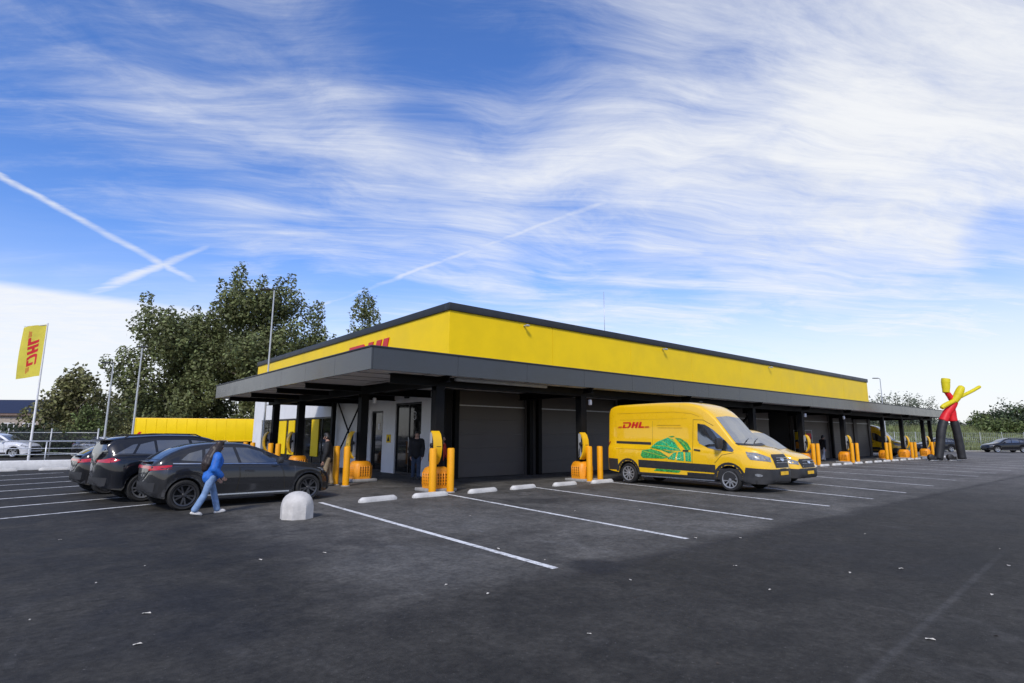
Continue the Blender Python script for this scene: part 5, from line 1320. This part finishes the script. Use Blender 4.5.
def person(label, loc, rz, ht, pose, look):
    """pose: leg and arm angles in degrees (swing forward, knee/elbow bend)"""
    t = thing('person', label, 'person', loc, rz); k = ht
    V3 = lambda x, y, z: Vector((x*k, y*k, z*k))
    lean = pose.get('lean', 0)
    J = {}
    def rot(v_, a): return Vector((v_.x*math.cos(a)+v_.z*math.sin(a), v_.y, -v_.x*math.sin(a)+v_.z*math.cos(a)))
    drop = pose.get('drop', 0)
    J['pel'] = V3(0, 0, .515-drop)
    up = lambda x, y, z: J['pel']+rot(V3(x, y, z), R(lean))
    J['wai'] = up(.0, 0, .075); J['che'] = up(.012, 0, .20); J['neb'] = up(-.005, 0, .300); J['nec'] = up(.004, 0, .345)
    hd = R(pose.get('head', 0)); hb = J['nec']
    H_ = lambda x, y, z: hb+rot(V3(x, y, z), R(lean)+hd)
    J['hea'] = H_(.014, 0, .055); J['top'] = H_(.006, 0, .110)
    for s_, S_ in ((1, 'l'), (-1, 'r')):
        J['sh'+S_] = up(-.004, s_*.100, .268); J['hip'+S_] = J['pel']+V3(0, s_*.050, -.015)
        a, kb_ = pose['leg'+S_]; a = R(a); kb_ = R(kb_)
        kn = J['hip'+S_]+V3(math.sin(a)*.245, s_*.004, -math.cos(a)*.245); an = kn+V3(math.sin(a-kb_)*.225, s_*.002, -math.cos(a-kb_)*.225)
        J['kn'+S_] = kn; J['an'+S_] = an
        a, eb = pose['arm'+S_]; a = R(a); eb = R(eb)
        el = J['sh'+S_]+V3(math.sin(a)*.17, s_*.030, -math.cos(a)*.17); wr = el+V3(math.sin(a+eb)*.150, -s_*pose.get('inw', .01), -math.cos(a+eb)*.150)
        J['el'+S_] = el; J['wr'+S_] = wr
    vs_, es, ix = [], [], {}
    def add(n_, p, r_, frm=None):
        ix[n_] = len(vs_); vs_.append((p, r_*k))
        if frm is not None: es.append((ix[frm], ix[n_]))
    add('pel', J['pel'], .060); add('wai', J['wai'], .058, 'pel'); add('che', J['che'], .070, 'wai'); add('neb', J['neb'], .042, 'che'); add('nec', J['nec'], .031, 'neb')
    add('jaw', H_(.018, 0, .030), .038, 'nec'); add('hea', J['hea'], .050, 'jaw'); add('top', J['top'], .040, 'hea')
    for S_, s_ in (('l', 1), ('r', -1)):
        add('sh'+S_, J['sh'+S_], .032, 'neb'); add('el'+S_, J['el'+S_], .022, 'sh'+S_); add('wr'+S_, J['wr'+S_], .016, 'el'+S_)
        d_ = (J['wr'+S_]-J['el'+S_]).normalized(); pa = J['wr'+S_]+d_*.030*k; add('pa'+S_, pa, .019, 'wr'+S_)
        sd_ = Vector((0, 1, 0)); fw_ = sd_.cross(d_).normalized()
        for q in range(4):
            o_ = fw_*((q-1.5)*.0095*k); L_ = (.040, .046, .043, .034)[q]
            add('f%d%s' % (q, S_), pa+d_*.026*k+o_, .0062, 'pa'+S_); add('g%d%s' % (q, S_), pa+d_*(.026+L_*.6)*k+o_*1.1-sd_*s_*.006*k, .0054, 'f%d%s' % (q, S_)); add('h%d%s' % (q, S_), pa+d_*(.022+L_)*k+o_*1.1-sd_*s_*.016*k, .0045, 'g%d%s' % (q, S_))
        add('t'+S_, pa+fw_*.022*k+d_*.006*k, .0068, 'pa'+S_); add('u'+S_, pa+fw_*.030*k+d_*.026*k, .0056, 't'+S_)
        add('hip'+S_, J['hip'+S_], .050, 'pel'); add('kn'+S_, J['kn'+S_], .034, 'hip'+S_); add('an'+S_, J['an'+S_], .021, 'kn'+S_)
    body = skinned('body', vs_, es, M[look.get('skin', 'skin')], t)
    # nose, ears, eyes as small pieces on the head
    bm = bmesh.new(); tube(bm, [H_(.058, 0, .068), H_(.066, 0, .052), H_(.072, 0, .042), H_(.062, 0, .038)], [.005*k, .007*k, .009*k, .006*k], 8); finish('nose', bm, M[look.get('skin', 'skin')], t)
    for s_ in (-1, 1):
        bm = bmesh.new(); bmesh.ops.create_uvsphere(bm, u_segments=8, v_segments=6, radius=.006*k, matrix=Matrix.Translation(H_(.056, s_*.019, .062))); finish('eye', bm, M['black'], t)
        bm = bmesh.new(); bmesh.ops.create_uvsphere(bm, u_segments=8, v_segments=6, radius=1, matrix=Matrix.Translation(H_(.008, s_*.052, .052)) @ Matrix.Diagonal((.011*k, .005*k, .018*k, 1))); finish('ear', bm, M[look.get('skin', 'skin')], t)
    bm = bmesh.new(); tube(bm, [H_(.060, -.016, .022), H_(.064, 0, .021), H_(.060, .016, .022)], .0035*k, 6); finish('mouth', bm, mat('lips', (.32, .10, .09), .5), t)
    # clothes
    g = look.get('loose', 1)
    jv = [(J['pel']+V3(-.01, 0, look.get('hem', -.015)), .076*g*k), (J['wai'], .078*g*k), (J['che'], .090*g*k), (J['neb']+V3(0, 0, -.012), .052*k)]; je = [(0, 1), (1, 2), (2, 3)]
    for S_ in 'lr':
        n0 = len(jv); jv += [(J['sh'+S_]+V3(0, 0, -.004), .048*g*k), (J['el'+S_], .040*g*k), (J['wr'+S_].lerp(J['el'+S_], .08), .030*g*k)]; je += [(3, n0), (n0, n0+1), (n0+1, n0+2)]
    clothmesh('jacket', jv, je, M[look['top']], t)
    tv = [(J['pel'], .072*k)]; te = []
    for S_ in 'lr':
        n0 = len(tv); w_ = look.get('flare', .040)
        tv += [(J['hip'+S_], .060*k), (J['kn'+S_], .044*k), (J['kn'+S_].lerp(J['an'+S_], .75), w_*k), (J['an'+S_].lerp(J['kn'+S_], .10), w_*1.03*k)]; te += [(0, n0), (n0, n0+1), (n0+1, n0+2), (n0+2, n0+3)]
    clothmesh('trousers', tv, te, M[look['legs']], t)
    for S_ in 'lr':
        bm = bmesh.new(); bmesh.ops.create_uvsphere(bm, u_segments=14, v_segments=10, radius=1)
        an = J['an'+S_]; tp = R(pose.get('toe'+S_, 0))
        for v_ in bm.verts:
            p = Vector((v_.co.x*.080+.035, v_.co.y*(.029+.006*v_.co.x), max(v_.co.z, -.35)*.036))*k
            p = Vector((p.x*math.cos(tp)+p.z*math.sin(tp), p.y, -p.x*math.sin(tp)+p.z*math.cos(tp)))
            v_.co = Vector((an.x, an.y, an.z-.024*k))+p
        finish('shoe', bm, M[look['shoe']], t)
    hv_ = [(H_(-.004, 0, .060), .057*k), (H_(-.004, 0, .098), .048*k), (H_(.016, 0, .110), .040*k)]; he = [(0, 1), (1, 2)]
    if look.get('long'):
        hv_ += [(H_(-.030, 0, .01), .066*k), (up(-.062, 0, .24), .080*k), (up(-.082, 0, .17), .074*k), (up(-.095, 0, .09), .046*k)]; he += [(0, 3), (3, 4), (4, 5), (5, 6)]
        hv_ += [(H_(.022, .040, .05), .026*k), (H_(.018, .046, -.01), .026*k), (H_(.022, -.040, .05), .026*k), (H_(.018, -.046, -.01), .026*k)]; he += [(0, 7), (7, 8), (0, 9), (9, 10)]
        n0 = len(hv_)
        for sy in (-1, 1):
            hv_ += [(H_(-.022, sy*.030, .0), .050*k), (up(-.060, sy*.050, .24), .052*k), (up(-.080, sy*.050, .16), .046*k), (up(-.090, sy*.040, .09), .026*k)]
            he += [(0, n0), (n0, n0+1), (n0+1, n0+2), (n0+2, n0+3)]; n0 += 4
    else:
        hv_ += [(H_(-.024, 0, .035), .044*k)]; he += [(0, 3)]
    clothmesh('hair', hv_, he, M[look.get('hair', 'hair')], t, .012, 3)
    # stand on the ground
    lo = min((J['anl'].z, J['anr'].z))-.024*k-.35*.036*k
    t.location.z -= lo
    return t
person('woman with long dark hair, bright blue jacket and light jeans walking past the graphite car', (3.05, 13.78, 0), R(8), 1.60,
       dict(legl=(20, 5), legr=(-20, 10), arml=(10, 22), armr=(-14, 62), lean=7, head=14, toel=-4, toer=14, inw=.012), dict(top='jacket', legs='jeans', shoe='shoe', long=True, loose=1.28, flare=.043))
person('person in a black coat and dark jeans standing before the glass door', (11.55, 19.55, 0), R(-118), 1.86,
       dict(legl=(5, 4), legr=(-7, 5), arml=(6, 16), armr=(2, 22), lean=2, head=6), dict(top='coat', legs='jeansdark', shoe='shoedark', hair='hair2', loose=1.35))
person('person in a dark jacket and khaki trousers behind the bollards by the graphite car', (7.70, 18.80, 0), R(150), 1.76,
       dict(legl=(8, 6), legr=(-8, 6), arml=(4, 14), armr=(2, 18), lean=3, head=8), dict(top='coat', legs='khaki', shoe='shoedark', skin='skin2', hair='hair2', loose=1.1))
person('person in a red jacket and dark trousers half hidden behind the corner charger', (11.25, 17.35, 0), R(-60), 1.72,
       dict(legl=(5, 4), legr=(-6, 5), arml=(8, 30), armr=(0, 20), lean=3, head=4), dict(top='redcloth', legs='coat', shoe='shoedark', hair='hair2', loose=1.1))
person('person in dark jacket and pale trousers walking under the canopy by the parcel rack', (43.6, 17.1, 0), R(-20), 1.86,
       dict(legl=(16, 8), legr=(-14, 12), arml=(14, 20), armr=(-12, 20), lean=3, head=4), dict(top='coat', legs='pale', shoe='shoedark', hair='hair2', loose=1.15))
# rack of red and yellow parcels by the open doorway
rk = thing('parcel_rack', 'tall rack stacked with red and yellow parcels by the dark doorway', 'rack', (42.6, 18.0, 0), R(-30))
bm = bmesh.new()
for x in (-.45, .45):
    for y_ in (-.35, .35): cyl(bm, (x, y_, .0), (x, y_, 2.2), .022, seg=6)
for z_ in (.15, .85, 1.5, 2.18):
    box2(bm, (-.45, -.35, z_-.02), (.45, .35, z_))
finish('frame', bm, M['galv'], rk, 0)
rnd = random.Random(3)
for z_ in (.15, .85, 1.5):
    for kx in range(2):
        bm = bmesh.new(); h_ = rnd.uniform(.4, .58); box2(bm, (-.42+kx*.43, -.33, z_+.003), (-.42+kx*.43+.40, .31, z_+h_), .01)
        pc = finish('parcel', bm, M[rnd.choice(('red', 'yellow', 'orange'))], None, 30, (0, 0, 0))
        pc.matrix_world = Matrix.Translation(rk.location) @ Matrix.Rotation(R(-30), 4, 'Z')
        tag(pc, 'parcel on the %s shelf of the parcel rack, %s side' % ({.15: 'lowest', .85: 'middle', 1.5: 'upper'}[z_], 'left' if kx == 0 else 'right'), 'parcel', 'parcels on the rack')

# ------------------------------------------------------------------ small scraps on the asphalt
def G(px, py):
    d = FW*FPX+RT*(px-512)-UP*(py-341.5); q = d*(-H/d.z); return Vector((q.x, q.y, 0))
leafm = mat('dry pale leaf', (.62, .58, .50), .8, var=.3, scale=30); leafd = mat('dark dead leaf', (.05, .04, .03), .8, var=.3, scale=30)
rnd = random.Random(9); lf0 = {}
for k, (px, py) in enumerate(((145, 566), (96, 583), (146, 614), (137, 645), (324, 553), (446, 585), (488, 594), (589, 634), (630, 580), (695, 538), (718, 664), (850, 573), (865, 534), (901, 569), (735, 566), (996, 636), (1000, 549), (1009, 566), (992, 595), (545, 560), (498, 549), (470, 516), (640, 510), (740, 538), (575, 511), (60, 540), (30, 620), (260, 560), (770, 590), (930, 640))):
    dk = k in (10, 15)
    bm = bmesh.new(); n = 7; cc = bm.verts.new((0, 0, .008)); rg = []
    if dk not in lf0:
        for i in range(n):
            a = 2*PI*i/n; r_ = .045*rnd.uniform(.6, 1.2); rg.append(bm.verts.new((r_*1.5*math.cos(a), r_*math.sin(a), rnd.uniform(.004, .03))))
        for i in range(n): bm.faces.new((cc, rg[i], rg[(i+1) % n]))
        o = finish('fallen_leaf', bm, leafd if dk else leafm, None, 0); lf0[dk] = o
        tag(o, 'dark dead leaf lying on the bare foreground asphalt' if dk else 'small pale dry leaf lying on the asphalt', 'leaf', 'dark dead leaves on the asphalt' if dk else 'pale dry leaves scattered on the asphalt')
    else:
        bm.free(); o = lf0[dk].copy(); C.objects.link(o)
    o.location = G(px, py)+Vector((0, 0, .001)); o.rotation_euler = (0, 0, rnd.uniform(0, 6)); sc_ = rnd.uniform(.28, .62); o.scale = (sc_, sc_, sc_)
